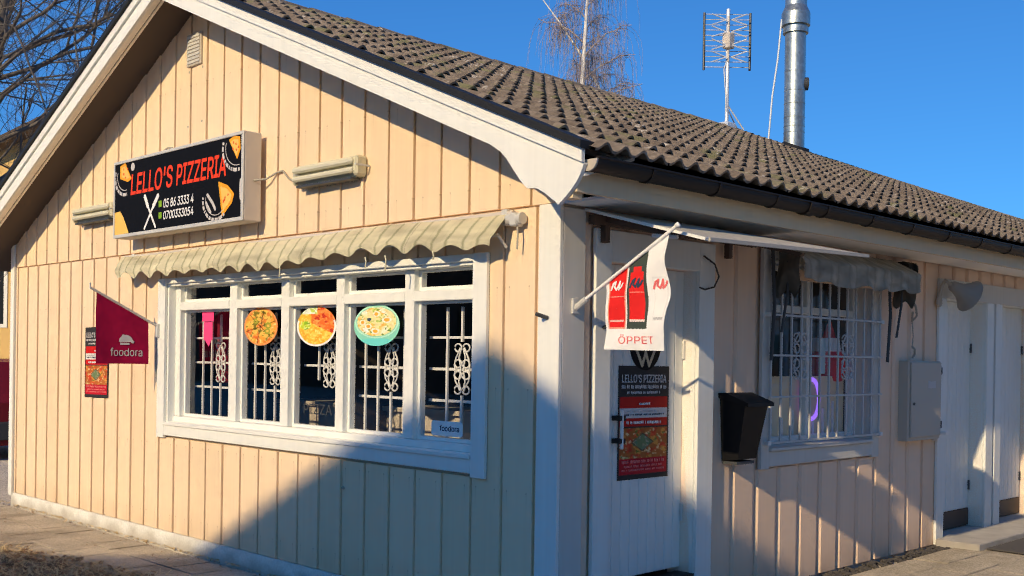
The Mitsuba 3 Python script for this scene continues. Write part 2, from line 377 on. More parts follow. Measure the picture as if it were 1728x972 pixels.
# side wall (plane x = 0)
D1 = (.43, 1.326, 0.0, 2.20)                         # entrance door opening (y0, y1, z0, z1)
W2 = (2.20, 3.74, 0.97, 2.36)
D2 = (5.12, 6.04, 0.0, 2.20)
D3 = (6.40, 7.34, 0.0, 2.20)
side = sbox(0.03, -.02, YEND, 2.56)
holes = unary_union([sbox(d[0], d[2], d[1], d[3]) for d in (D1, W2, D2, D3)])
add(f'{B}__side_siding', yz(side.difference(holes), -.20, -.024), 'tan_paint'); tag(f'{B}__side_siding', 'yellow board siding of the long side wall')
trims = unary_union([sbox(.19, -1, .286, -0.9), sbox(.286, 0, 1.504, 2.385), sbox(2.09, .845, 3.855, 2.45), sbox(4.97, 0, 7.52, 2.375)])
reg = sbox(.19, -.02, YEND, 2.50).difference(trims)
pitch = .2945
k = 0
while True:
    y0 = .035 + pitch * k; k += 1
    if y0 > YEND - .3: break
    s = sbox(y0, 0, y0 + pitch - .055, 4).intersection(reg)
    for g in getattr(s, 'geoms', [s]):
        if g.is_empty or g.geom_type != 'Polygon' or g.area < .002: continue
        bx = g.bounds
        if abs(g.area - (bx[2] - bx[0]) * (bx[3] - bx[1])) < 1e-4:
            c = .017 if bx[2] - bx[0] > .06 else .0
            pr = Polygon([(-.0235, bx[0]), (-c, bx[0]), (0, bx[0] + c), (0, bx[2] - .004), (-.004, bx[2]), (-.0235, bx[2])])
            m = trimesh.creation.extrude_polygon(pr, bx[3] - bx[1], engine='earcut'); m.vertices[:, 2] += bx[1]
        else: m = yz(g, -.0235, 0)
        m.vertices[:, 0] += rng.uniform(-.002, .001)
        add(f'{B}__side_siding__board', m, 'tan_paint' if rng.random() < .7 else 'tan_paint_worn')
# closed back and left walls
add(f'{B}__back_wall', cat(box(-W, -W + .2, .2, YEND, -.2, 2.75), xz(gable, YEND, YEND + .2)), 'yellow_paint')
# corner boards
add(f'{B}__corner_board', box(-.14, .028, -.028, .0, -.15, 2.50, .003), 'white_paint')
add(f'{B}__corner_board', box(.0, .028, .002, .192, -.15, 2.48, .003), 'grey_paint')
add(f'{B}__corner_board', box(-W - .03, -W + .06, -.028, .02, .03, 2.75, .003), 'white_paint')
add(f'{B}__corner_board', box(-W - .03, -W, .022, .16, .03, 2.75, .003), 'white_paint')
for sx_, sz_ in ((-4.27, 3.98), (-4.05, 3.99), (-4.28, 3.52), (-4.05, 3.54), (-2.03, .68)):
    add(f'{B}__gable_siding__screw', tube([(sx_, -.012, sz_), (sx_, .004, sz_)], .011, 8), 'cable_grey')
# vent in the gable
vt = f'{B}__gable_vent'
add(vt, box(-4.29, -4.05, -.028, -.0, 4.02, 4.29, .003), 'cabinet_grey')
for a in range(8):
    add(f'{vt}__louvre', box(-4.27, -4.07, -.036, -.026, 4.04 + a * .03, 4.058 + a * .03), 'silver_trim')

# ------------------------------------------------------------------ roof
R = f'{B}__roof'
def roof_pt(u, y, n, right=True):
    """u: distance down the slope from the ridge line, n: height above the tile plane"""
    s = SR if right else SL; c = 1 / math.hypot(1, s); sg = 1 if right else -1
    u, y, n = np.asarray(u, float), np.asarray(y, float), np.asarray(n, float)
    fall = np.clip(1 - u * c / 4.7, 0, 1)
    return np.stack([XA + sg * (u * c + n * s * c), y, ZT - u * s * c + n * c + sag(y) * fall], -1)
LEN = 4.67 / (1 / math.hypot(1, SR))
ROWS, EXP, TW = 16, LEN / 16, 0.305
deck = []
for right in (True, False):
    yy = np.r_[np.linspace(-OH + .03, 7.7, 6), np.linspace(9, YEND, 6)]
    uu = np.array([0.0, LEN - .06])
    A = np.array([[roof_pt(u, y, -.05, right) for y in yy] for u in uu]); C = np.array([[roof_pt(u, y, -.09, right) for y in yy] for u in uu])
    n = len(yy)
    v = np.vstack([A.reshape(-1, 3), C.reshape(-1, 3)]); f = []
    for a in range(n - 1):
        f += [(a, a + 1, n + a + 1, n + a), (2 * n + a, 3 * n + a, 3 * n + a + 1, 2 * n + a + 1), (n + a, n + a + 1, 3 * n + a + 1, 3 * n + a), (a, 2 * n + a, 2 * n + a + 1, a + 1)]
    f += [(0, n, 3 * n, 2 * n), (n - 1, 3 * n - 1, 4 * n - 1, 2 * n - 1)]
    f = np.array(f); deck.append(trimesh.Trimesh(v, np.vstack([f[:, [0, 1, 2]], f[:, [0, 2, 3]]]), process=False))
add(R, cat(*deck), 'house_roof'); tag(R, 'brown double roll concrete tile roof with lichen spots')
prof = np.linspace(0, 1, 17)
def roll(t):
    w = (.5 - .5 * np.cos(np.pi * 4 * t)) ** 1.35        # two rolls per tile
    return .040 * w
def tile_mesh(row, y0, right=True, seed=0):
    r = np.random.default_rng(seed)
    ulo = (row + 1) * EXP + r.uniform(-.006, .006); uhi = row * EXP - .06
    y = y0 + prof * (TW - .003); h = roll(prof); th = .014
    lift = r.uniform(-.003, .004)
    rows = [roof_pt(uhi, y, h - .004, right), roof_pt(ulo, y, h + .026 + lift, right), roof_pt(ulo + .001, y, h + .026 - th + lift, right), roof_pt(uhi, y, h - .004 - th, right)]
    v = np.vstack(rows); n = len(y); f = []
    for b in range(3):
        for a in range(n - 1):
            p = b * n + a
            f += [(p, p + n, p + n + 1), (p, p + n + 1, p + 1)]
    m = trimesh.Trimesh(v, np.array(f), process=False)
    if (m.face_normals[:8, 2].mean() < 0): m.invert()
    return m
allt = []
NY = int((YEND + OH) / TW)
for row in range(ROWS):
    for c in range(NY):
        y0 = -OH + .02 + c * TW
        p = roof_pt((row + .5) * EXP, y0 + .15, 0)
        allt.append((float(np.linalg.norm(p - CAM)), row, y0))
allt.sort()
for a, (d, row, y0) in enumerate(allt[:300]):
    add(f'{R}__tile', tile_mesh(row, y0, True, a), 'roof_concrete', smooth=35)
add(f'{R}__far_tiles', cat(*[tile_mesh(r_, y_, True, 1000 + a) for a, (d, r_, y_) in enumerate(allt[300:])]), 'roof_concrete', smooth=35)
labels[f'{R}__far_tiles'] = {'label': 'brown roof tiles farther along the roof', 'kind': 'stuff'}
add(f'{R}__rear_tiles', cat(*[tile_mesh(r_, -OH + .02 + c * TW, False, 9000 + r_ * 99 + c) for r_ in range(ROWS) for c in range(NY)]), 'roof_concrete', smooth=35)
labels[f'{R}__rear_tiles'] = {'label': 'brown roof tiles of the rear slope', 'kind': 'stuff'}
# ridge tiles up to the aerial
yr = -OH
a = 0
while yr < 7.6:
    ang = np.linspace(-.15 * np.pi, 1.15 * np.pi, 11); V_ = []
    for yy_, rr in ((yr - .03, .118), (yr + .40, .105)):
        for t_ in ang: V_.append((XA + rr * np.cos(t_), yy_, ZT - .048 + rr * np.sin(t_) + rng.uniform(-.003, .003)))
        for t_ in ang[::-1]: V_.append((XA + (rr - .014) * np.cos(t_), yy_, ZT - .048 + (rr - .014) * np.sin(t_)))
    V_ = np.array(V_); n = 22; F_ = []
    for i_ in range(n): F_ += [(i_, (i_ + 1) % n, n + (i_ + 1) % n), (i_, n + (i_ + 1) % n, n + i_)]
    for i_ in range(10): F_ += [(i_, 21 - i_, 20 - i_), (i_, 20 - i_, i_ + 1), (n + i_, n + 20 - i_, n + 21 - i_), (n + i_, n + i_ + 1, n + 20 - i_)]
    m = trimesh.Trimesh(V_, np.array(F_), process=False); trimesh.repair.fix_normals(m)
    add(f'{R}__ridge_tile', m, 'roof_concrete', smooth=40); yr += .38
# verge flashing (black), barge boards, brackets
def slope_band(x0, x1, lo, hi, y0, y1):
    """a strip following the right or left roof edge between two heights above the barge line"""
    return xz(Polygon([(x0, bl(x0) + lo), (x1, bl(x1) + lo), (x1, bl(x1) + hi), (x0, bl(x0) + hi)]), y0, y1)
XE = .572
XL = -W - .55
add(f'{B}__verge_flashing', slope_band(XA, XE + .012, .19, .232, -OH - .045, -OH + .10), 'black_metal')
add(f'{B}__verge_flashing', slope_band(XL - .01, XA, .19, .232, -OH - .045, -OH + .10), 'black_metal')
brk = [(-0.081, 2.763), (-.04, 2.738), (.007, 2.696), (.069, 2.621), (.118, 2.564), (.150, 2.532), (.172, 2.516), (.214, 2.513), (.245, 2.508), (.271, 2.494), (.305, 2.476), (.34, 2.451), (.372, 2.430), (.397, 2.409),
       (.425, 2.428), (.452, 2.449), (.488, 2.480), (.515, 2.507), (.535, 2.532), (.547, 2.552), (.560, 2.578), (.568, 2.598)]
brk = brk + [(XE, 2.60), (XE, bl(XE) + .117), (-.12, bl(-.12) + .117), (-.12, bl(-.12))]
right_low = unary_union([Polygon(brk).buffer(0), Polygon([(XA, ZB), (-.1, bl(-.1)), (-.1, bl(-.1) + .117), (XA, ZB + .117)])])
add(f'{B}__barge_board', xz(right_low, -OH, -OH + .026), 'white_paint'); labels[f'{B}__barge_board'] = {'label': 'white barge board ending in a carved pointed bracket'}
add(f'{B}__barge_board', slope_band(XA, XE, .119, .189, -OH - .020, -OH + .006), 'white_paint')
leftbrk = [(2 * XA - p[0], p[1] - .09) for p in brk[:22]] + [(XL, 2.50), (XL, bl(XL) + .117), (2 * XA + .12, bl(2 * XA + .12) + .117), (2 * XA + .12, bl(2 * XA + .12))]
left_low = unary_union([Polygon(leftbrk).buffer(0), Polygon([(XA, ZB), (2 * XA + .1, bl(2 * XA + .1)), (2 * XA + .1, bl(2 * XA + .1) + .117), (XA, ZB + .117)])])
add(f'{B}__barge_board', xz(left_low, -OH, -OH + .026), 'white_paint')
add(f'{B}__barge_board', slope_band(XL, XA, .119, .189, -OH - .020, -OH + .006), 'white_paint')
# soffit planks under the verge, rising from the barge boards to the wall
for right in (True, False):
    x0, x1 = (XA + .002, XE - .02) if right else (XL + .02, XA - .002)
    for a in range(4):
        y0 = -OH + .028 + a * .1035; y1 = min(y0 + .092, -.012)
        h0 = .035 + .15 * (y0 + OH) / OH; h1 = .035 + .15 * (y1 + OH) / OH
        pts = [(x, y, bl(x) + h + t) for x in (x0, x1) for (y, h) in ((y0, h0), (y1, h1)) for t in (0, .018)]
        add(f'{B}__soffit_plank', trimesh.convex.convex_hull(np.array(pts)), 'soffit_paint')
# eaves: soffit, fascia, gutter
add(f'{B}__eaves_soffit', cat(box(.03, .475, -.002, YEND, 2.497, 2.515), box(.42, .475, -OH + .027, -.0025, 2.497, 2.515)), 'soffit_paint')
add(f'{B}__fascia', cat(box(.476, .503, -OH + .027, YEND, 2.470, 2.632, .002), box(.40, .475, -OH + .027, -OH + .10, 2.44, 2.4965)), 'fascia_paint')
gx, gz, gr = .572, 2.628, .060
ang = np.linspace(np.pi, 2 * np.pi, 15)
outer = [(gx + gr * np.cos(t), gz + gr * np.sin(t)) for t in ang]; inner = [(gx + (gr - .004) * np.cos(t), gz + (gr - .004) * np.sin(t)) for t in ang[::-1]]
lip = [(gx + gr + .008, gz + .004), (gx + gr + .008, gz + .012), (gx + gr - .01, gz + .012)]
G = f'{B}__gutter'
add(G, xz(Polygon(outer + lip + inner).buffer(0), -OH + .04, YEND), 'gutter_brown', smooth=40); tag(G, 'dark brown half round gutter along the eaves')
add(f'{G}__end_cap', xz(Polygon(outer), -OH + .03, -OH + .045), 'cabinet_grey')
for a in range(24):
    y = .05 + a * .62
    pts = [(gx + (gr + .003) * np.cos(t), y, gz + (gr + .004) * np.sin(t)) for t in np.linspace(np.pi * .95, 2.05 * np.pi, 12)]
    pl = LineString([(p[0], p[2]) for p in pts]).buffer(.003)
    add(f'{G}__bracket', xz(pl, y - .010, y + .010), 'gutter_brown')
for yj in (1.72, 5.9):
    pl = LineString([(gx + (gr + .005) * np.cos(t), gz + (gr + .005) * np.sin(t)) for t in np.linspace(np.pi, 2 * np.pi, 12)]).buffer(.005)
    add(f'{G}__joint', xz(pl, yj - .05, yj + .05), 'gutter_brown')
# chimney through the roof
cx, cy, cr = -3.40, 8.22, .135
CH = f'{B}__chimney'
def cyl(x, y, z0, z1, r, n=32, r1=None):
    return tube([(x, y, z0), (x, y, z1)], [r, r if r1 is None else r1], n)
add(CH, cyl(cx, cy, 4.2, 6.07, cr), 'galvanised', smooth=40); tag(CH, 'galvanised round steel flue with a stepped cowl')
add(f'{CH}__cowl', cat(cyl(cx, cy, 5.93, 6.00, .165), cyl(cx, cy, 6.00, 6.03, .148), cyl(cx, cy, 6.03, 6.19, .185), cyl(cx, cy, 6.19, 6.29, .185, 32, .14), cyl(cx, cy, 6.29, 6.6, .14)), 'galvanised', smooth=30)
for z in (4.62, 4.70, 4.82, 5.0, 5.17, 5.42):
    add(f'{CH}__seam', ring((cx, cy, z), cr, .0045, 'z', 32, 5), 'galvanised', smooth=True)
hd = np.array([.75, .66, 0.0])
add(f'{CH}__hatch', tube([np.array([cx, cy, 5.27]) + hd * .10, np.array([cx, cy, 5.27]) + hd * .17], .085, 20), 'dark_metal')
add(f'{CH}__flashing', tube([roof_pt(np.hypot(.65, .65 * SR), cy, -.03), roof_pt(np.hypot(.65, .65 * SR), cy, .10)], [.26, .17], 20), 'black_metal', smooth=30)

# ------------------------------------------------------------------ interior seen through the glass
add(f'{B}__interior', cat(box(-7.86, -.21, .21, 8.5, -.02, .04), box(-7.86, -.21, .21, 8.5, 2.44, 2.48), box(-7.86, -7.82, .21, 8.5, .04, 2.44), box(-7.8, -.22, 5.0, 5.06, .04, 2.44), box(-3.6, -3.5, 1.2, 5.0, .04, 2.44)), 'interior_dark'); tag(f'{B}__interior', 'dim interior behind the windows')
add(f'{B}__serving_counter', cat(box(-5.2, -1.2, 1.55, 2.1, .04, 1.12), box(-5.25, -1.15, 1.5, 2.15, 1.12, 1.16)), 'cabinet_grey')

# ------------------------------------------------------------------ shop window
WN = f'{B}__shop_window'
add(WN, cat(box(-4.73, -4.605, -.032, -.004, .873, 2.252, .003), box(-.695, -.57, -.032, -.004, .873, 2.252, .003), box(-4.602, -.698, -.030, -.004, 2.205, 2.250, .003), box(-4.602, -.698, -.030, -.004, .895, .992, .003),
            box(-4.605, -4.58, -.003, .16, 1.0, 2.205), box(-.72, -.695, -.003, .16, 1.0, 2.205), box(-4.58, -.72, -.003, .16, 2.185, 2.205)), 'white_paint'); tag(WN, 'wide five bay shop window in a white wooden frame')
add(f'{WN}__sill', cat(box(-4.60, -.70, -.045, .16, .985, 1.012, .003), box(-4.58, -.72, .05, .16, 1.013, 1.06, .003)), 'white_paint')
mull = [(-4.58, -4.50), (-3.69, -3.58), (-2.94, -2.835), (-2.23, -2.137), (-1.458, -1.362), (-.765, -.722)]
for a, (x0, x1) in enumerate(mull):
    add(f'{WN}__mullion', box(x0, x1, .060, .165, 1.062, 2.184, .004), 'white_paint')
bays = [(mull[a][1], mull[a + 1][0]) for a in range(5)]
for a, (x0, x1) in enumerate(bays):
    add(f'{WN}__transom', box(x0 + .001, x1 - .001, .056, .165, 1.975, 2.045, .004), 'white_paint')
    sx0, sx1 = x0 + .002, x1 - .002
    fr = .024
    def sash(z0, z1): return cat(box(sx0, sx0 + fr, .104, .150, z0, z1), box(sx1 - fr, sx1, .104, .150, z0, z1), box(sx0 + fr, sx1 - fr, .104, .150, z0, z0 + fr), box(sx0 + fr, sx1 - fr, .104, .150, z1 - fr * .6, z1))
    add(f'{WN}__sash', cat(sash(1.062, 1.973), sash(2.047, 2.183)), 'white_paint')
    add(f'{WN}__pane', (np.array([[sx0 + fr, .118, 1.086], [sx1 - fr, .118, 1.086], [sx1 - fr, .118, 1.958], [sx0 + fr, .118, 1.958]]), np.array([[0, 1, 2], [0, 2, 3]])), 'window_glass')
    add(f'{WN}__pane', (np.array([[sx0 + fr, .118, 2.071], [sx1 - fr, .118, 2.071], [sx1 - fr, .118, 2.168], [sx0 + fr, .118, 2.168]]), np.array([[0, 1, 2], [0, 2, 3]])), 'window_glass')
    # white iron grille behind the glass
    xc = (x0 + x1) / 2 + .02
    bw = .009
    g = []
    xsb = [xc - .29, xc - .145, xc, xc + .145, xc + .29] if a != 2 else [xc - .13]
    for xb in xsb:
        if xb < x0 + .03 or xb > x1 - .03: continue
        if a == 2: g.append(box(xb - bw, xb + bw, .205, .219, 1.42, 1.94))
        elif abs(xb - xc) < .01: g += [box(xb - bw, xb + bw, .205, .219, 1.06, 1.36), box(xb - bw, xb + bw, .205, .219, 1.71, 1.94)]
        else: g.append(box(xb - bw, xb + bw, .205, .219, 1.06, 1.94))
    for zb in ((1.74, 1.53, 1.32) if a != 2 else (1.74, 1.53)):
        g.append(box(x0 - .02, x1 + .02, .2195, .2325, zb - bw, zb + bw))
    add(f'{WN}__grille', cat(*g), 'grille_white')
    o = []
    yo = .212
    for zc, rr, dx in ((1.672, .026, .036), (1.567, .026, .034), (1.492, .026, .034), (1.395, .026, .036)):
        for s in (-1, 1): o.append(ring((xc + s * dx * 1.1, yo, zc), rr, .0062, 'y', 16, 6, 1.25, 1.0))
    for s in (-1, 1):
        o.append(tube([(xc + s * w_, yo, z_) for w_, z_ in ((.020, 1.672), (.035, 1.645), (.062, 1.60), (.075, 1.56), (.066, 1.53), (.075, 1.49), (.062, 1.45), (.035, 1.42), (.02, 1.39))], .006, 6))
        o.append(tube([(xc + s * w_, yo, z_) for w_, z_ in ((.012, 1.66), (.030, 1.61), (.012, 1.53), (.030, 1.45), (.012, 1.40))], .006, 6))
    add(f'{WN}__grille_ornament', cat(*o), 'grille_white', smooth=50)

# ------------------------------------------------------------------ entrance door
ED = f'{B}__entrance_door'
frame = cat(box(.0, .03, .288, .43, .0, 2.385, .003), box(.0, .03, 1.327, 1.502, .0, 2.385, .003), box(.0, .0295, .431, 1.326, 2.20, 2.385, .003),
            box(-.16, -.001, .405, .43, .0, 2.225), box(-.16, -.001, 1.326, 1.350, .0, 2.225), box(-.16, -.001, .43, 1.326, 2.2005, 2.225))
add(ED, frame, 'white_paint'); tag(ED, 'white plank entrance door in a wide white frame')
for a in range(10):
    y0 = .432 + a * .0893
    add(f'{ED}__plank', box(-.135, -.095, y0 + .0015, y0 + .0878, .245, 2.197, .004), 'white_paint')
add(f'{ED}__kick_step', box(-.12, .02, .432, 1.324, -.05, .215), 'black_metal')
add(f'{ED}__handle', cat(box(-.045, -.025, .615, .635, 1.06, 1.30, .004)), 'white_plastic')
add(f'{ED}__handle_mount', box(-.094, -.026, .595, .655, 1.235, 1.265, .003), 'black_metal')
add(f'{ED}__handle_mount', box(-.094, -.026, .595, .655, 1.095, 1.125, .003), 'black_metal')
for z in (1.62, .55): add(f'{ED}__hinge', tube([(-.085, 1.318, z), (-.085, 1.318, z + .12)], .010, 10), 'silver_trim')
# service doors
def service(name, d, lab):
    K = f'{B}__{name}'
    y0, y1, z0, z1 = d
    K = nm(K)
    far = .16 if y0 < 6 else .2
    add(K, cat(box(.0, .026, y0 - .15, y0 - .001, .0, z1, .003), box(.0, .026, y1 + .001, y1 + far, .0, z1, .003), box(-.20, -.001, y0 - .02, y0, .0, z1), box(-.20, -.001, y1, y1 + .02, .0, z1), box(-.20, -.001, y0, y1, z1 - .0005, z1 + .02)), 'white_paint'); tag(K, lab)
    n = 9; w = (y1 - y0 - .004) / n
    for a in range(n):
        add(f'{K}__plank', box(-.165, -.135, y0 + .002 + a * w + .0012, y0 + .002 + (a + 1) * w - .0012, .225, z1 - .003, .004), 'white_paint')
    add(f'{K}__kick_panel', box(-.150, -.130, y0 + .003, y1 - .003, .06, .222), 'kick_brown')
    for zh in (.40, 1.72): add(f'{K}__hinge', box(-.134, -.120, y1 - .02, y1 - .001, zh, zh + .09), 'dark_metal')
    add(f'{K}__handle', cat(box(-.134, -.124, y0 + .05, y0 + .08, 1.12, 1.30, .002), tube([(-.128, y0 + .065, 1.22), (-.085, y0 + .065, 1.22), (-.085, y0 + .17, 1.22)], .008, 8)), 'silver_trim')
service('service_door', D2, 'white plank service door beside the grey meter cabinet')
service('service_door', D3, 'white plank service door at the edge of the picture')
add(f'{B}__door_header', box(.0, .027, 4.97, 7.54, 2.201, 2.375, .003), 'grey_paint')
add('door_step', cat(box(.03, .42, 4.95, 7.9, -.04, .055, .008), box(-.19, .0295, 5.13, 6.03, -.04, .052), box(-.19, .0295, 6.41, 7.33, -.04, .052)), 'concrete'); tag('door_step', 'low grey concrete step in front of the two side doors', 'step')
add('door_mat', box(.44, 1.05, 5.05, 6.25, .004, .018, .004), 'rubber_mat'); tag('door_mat', 'thin dark mat on the paving before the side doors', 'door mat')

# ------------------------------------------------------------------ barred window in the side wall
BW = f'{B}__barred_window'
y0, y1, z0, z1 = W2
add(BW, cat(box(.0, .030, 2.092, y0, .847, 2.45, .003), box(.0, .030, y1, 3.852, .847, 2.45, .003), box(.0, .028, y0, y1, .862, z0 - .002, .003), box(.0, .028, y0, y1, z1, 2.45, .003),
            box(-.22, -.001, y0 - .02, y0, z0, z1), box(-.22, -.001, y1, y1 + .02, z0, z1), box(-.22, -.001, y0, y1, z1 - .02, z1)), 'grey_paint'); tag(BW, 'tall side window behind white bars in a grey white frame')
add(f'{BW}__sill', box(-.22, .05, y0 + .001, y1 - .001, .972, .995, .003), 'grey_paint')
xs_ = -.16
def fbox(a0, a1, b0, b1): return box(xs_ - .02, xs_ + .03, a0, a1, b0, b1, .003)
add(f'{BW}__sash', cat(fbox(y0, y0 + .05, .996, z1 - .021), fbox(y1 - .05, y1, .996, z1 - .021), fbox(y0 + .05, y1 - .05, .996, 1.05), fbox(y0 + .05, y1 - .05, z1 - .07, z1 - .021), fbox(2.965, 3.045, 1.05, 1.98), fbox(y0 + .05, y1 - .05, 1.98, 2.035), fbox(2.965, 3.045, 2.035, z1 - .07)), 'white_paint')
for a0, a1, b0, b1 in ((y0 + .05, 2.965, 1.05, 1.98), (3.045, y1 - .05, 1.05, 1.98), (y0 + .05, 2.965, 2.035, z1 - .07), (3.045, y1 - .05, 2.035, z1 - .07)):
    add(f'{BW}__pane', (np.array([[xs_, a0, b0], [xs_, a1, b0], [xs_, a1, b1], [xs_, a0, b1]]), np.array([[0, 1, 2], [0, 2, 3]])), 'window_glass')
nb = 13
for a in range(nb):
    yb = 2.165 + a * (3.80 - 2.165) / (nb - 1)
    add(f'{BW}__bar', box(.046, .058, yb - .008, yb + .008, 1.03, 2.38), 'bar_grey')
for zb in (1.035, 1.36, 1.657, 1.945, 2.30):
    add(f'{BW}__cross_bar', box(.0585, .068, 2.14, 3.825, zb - .007, zb + .007), 'bar_grey')
for yo in (2.563, 3.27):
    o = []
    for zc in (1.79, 1.71, 1.60, 1.52):
        for s in (-1, 1): o.append(ring((.052, yo + s * .052, zc), .034, .006, 'x', 16, 6, 1.2, 1.0))
    for s in (-1, 1): o.append(tube([(.052, yo + s * w_, z_) for w_, z_ in ((.02, 1.83), (.09, 1.75), (.05, 1.66), (.09, 1.56), (.02, 1.48))], .006, 6))
    add(f'{BW}__bar_ornament', cat(*o), 'bar_grey', smooth=50)
for ya, yb_ in ((2.12, 2.16), (3.80, 3.84)):
    add(f'{BW}__bar_bracket', cat(box(.03, .07, ya, yb_, 1.02, 1.05), box(.03, .07, ya, yb_, 1.93, 1.96)), 'grille_white')
# things behind the barred window
add('display_board', box(-.225, -.21, 2.26, 3.70, 1.0, 1.50), 'tan_board'); tag('display_board', 'tan display board standing inside the barred side window', 'board')
for a in range(8):
    add('display_board__slat', box(-.2095, -.20, 2.42 + a * .155, 2.445 + a * .155, 1.0, 1.24 + .07 * math.sin(a * 2.1)), 'white_plastic')
labels['display_board']['label'] = 'tan display board with white upright slats inside the barred side window'
hat = tube([(-.34, 3.60, 1.48), (-.32, 3.60, 1.60), (-.30, 3.60, 1.70), (-.30, 3.61, 1.80), (-.30, 3.62, 1.95)], [.15, .17, .12, .06, .01], 16)
add('hanging_figure', hat, 'red_cloth', smooth=50)
add('hanging_figure__band', tube([(-.30, 3.555, 1.70), (-.30, 3.555, 1.81)], [.125, .11], 16), 'white_plastic', smooth=50)
tag('hanging_figure', 'red pointed cloth figure with a white band inside the barred window', 'decoration')
add('blue_banner', box(-.20, -.19, 3.28, 3.36, 1.52, 1.80), 'pale_blue'); tag('blue_banner', 'pale blue strip hanging left of the red figure in the window', 'banner')
add('round_sign', ring((-.190, 3.15, 1.32), .135, .018, 'x', 40, 8, .85, 1.16), 'purple_plastic', smooth=True, emitter={'type': 'area', 'radiance': rgb((0.09, 0.04, 0.24))})
a_ = np.linspace(0, 2 * np.pi, 40)
add('round_sign__disc', yz(Polygon([(3.15 + .105 * np.cos(t), 1.32 + .145 * np.sin(t)) for t in a_]), -.198, -.193), 'gold_print')
tag('round_sign', 'oval lit sign with glowing purple rim behind the barred window', 'sign')

# ------------------------------------------------------------------ sign box on the gable
SG = 'shop_sign'
tag(SG, 'black illuminated style sign box with red pizzeria lettering high on the gable', 'sign')
add(f'{SG}__case', box(-5.24, -3.065, -.198, -.05, 2.62, 3.30, .006), 'box_white')
fx0, fx1, fz0, fz1, yf = -5.24, -3.065, 2.62, 3.30, -.199
add(f'{SG}__frame', cat(box(fx0, fx1, yf - .012, yf, fz1 - .026, fz1, .003), box(fx0, fx1, yf - .012, yf, fz0, fz0 + .030, .003), box(fx1 - .030, fx1, yf - .012, yf, fz0 + .0305, fz1 - .0265, .003), box(fx0, fx0 + .02, yf - .012, yf, fz0 + .0305, fz1 - .0265, .003)), 'silver_trim')
add(f'{SG}__face', box(fx0 + .0205, fx1 - .0305, yf - .003, yf + .0005, fz0 + .031, fz1 - .027), 'black_print')
ys = yf - .0031
def onsign(u0, v0): return lambda u, v, w: (u0 + u, ys - w, v0 + v)
def signpoly(p, lift=.0012): return xz(p, ys - lift, ys)
def condensed(txt, x0, x1, z0, h, matn, key, slant=.12, rise=0.0):
    m = text_at(txt, h, lambda u, v, w: (x0 + u, ys - w * .6, z0 + v + rise * u), True, x1 - x0 - slant * h, slant)
    add(key, m, matn)
condensed("LELLO'S", -4.92, -4.16, 2.985, .172, 'red_letter', f'{SG}__lettering', .10, .004)
condensed("PIZZERIA", -4.11, -3.31, 2.988, .165, 'red_letter', f'{SG}__lettering', .10, .0)
condensed("05 86 3333 4", -4.325, -3.815, 2.822, .070, 'white_letter', f'{SG}__phone_number', .12)
condensed("0700333054", -4.325, -3.815, 2.724, .066, 'white_letter', f'{SG}__phone_number', .12)
add(f'{SG}__bullet_mark', cat(signpoly(sbox(-4.405, 2.832, -4.352, 2.885)), signpoly(sbox(-4.405, 2.735, -4.352, 2.788))), 'green_print')
def stroke(pts, w): return LineString(pts).buffer(w, cap_style='round')
fork = unary_union([stroke([(-4.655, 2.945), (-4.60, 2.86)], .020), stroke([(-4.60, 2.86), (-4.46, 2.672)], .012), stroke([(-4.42, 2.93), (-4.50, 2.85)], .022), stroke([(-4.50, 2.85), (-4.655, 2.672)], .012)])
add(f'{SG}__cutlery_mark', signpoly(fork), 'white_letter')
def wedge(pts): return Polygon(pts).buffer(.012).buffer(-.004)
slices = [[(-3.43, 2.94), (-3.30, 2.90), (-3.21, 2.83), (-3.24, 2.77), (-3.37, 2.685)], [(-3.275, 3.25), (-3.21, 3.268), (-3.135, 3.255), (-3.125, 3.17), (-3.165, 3.105)], [(-5.12, 3.25), (-5.03, 3.265), (-4.98, 3.20), (-4.92, 3.13), (-4.975, 3.11), (-5.12, 3.15)]]
for s in slices:
    k_ = add(f'{SG}__pizza_slice', signpoly(wedge(s)), 'orange_print')
    add(f'{k_}__cheese', signpoly(affinity.scale(wedge(s), .72, .72), .002), 'cheese_print')
add(f'{SG}__pizza_slice', signpoly(Polygon([(-5.215, 2.84), (-5.12, 2.845), (-5.06, 2.79), (-4.965, 2.66), (-5.215, 2.655)]).buffer(.01).intersection(sbox(fx0 + .021, 2.652, -4.9, 2.86))), 'cheese_print')
dots = []
for s in slices:
    c = np.mean(s, 0)
    for a in range(5): dots.append(Point(c[0] + rng.uniform(-.05, .05), c[1] + rng.uniform(-.045, .045)).buffer(.010))
add(f'{SG}__topping_dots', cat(*[signpoly(d, .0028) for d in dots]), 'tomato_print')
arcs = []
def arc_dashes(c, r, a0, a1, n, w):
    a = a0
    while a < a1:
        d = rng.uniform(.08, .30); e = min(a + d, a1)
        arcs.append(LineString([(c[0] + np.cos(t) * r, c[1] + np.sin(t) * .82 * r) for t in np.linspace(a, e, 6)]).buffer(w * .30, cap_style='flat')); a = e + .07
    arcs.append(LineString([(c[0] + np.cos(a) * (r - w * .95), c[1] + np.sin(a) * .82 * (r - w * .95)) for a in np.linspace(a0, a1, 24)]).buffer(w * .07))
arc_dashes((-3.47, 2.82), .20, np.pi * .95, 1.72 * np.pi, 14, .045)
arc_dashes((-3.16, 3.19), .215, np.pi * .9, 1.55 * np.pi, 13, .045)
arc_dashes((-5.02, 3.16), .20, np.pi * 0.9, 1.55 * np.pi, 12, .048)
arcs.append(stroke([(-3.60, 2.86), (-3.52, 2.79), (-3.48, 2.74)], .014)); arcs.append(stroke([(-3.62, 2.80), (-3.55, 2.72)], .012))
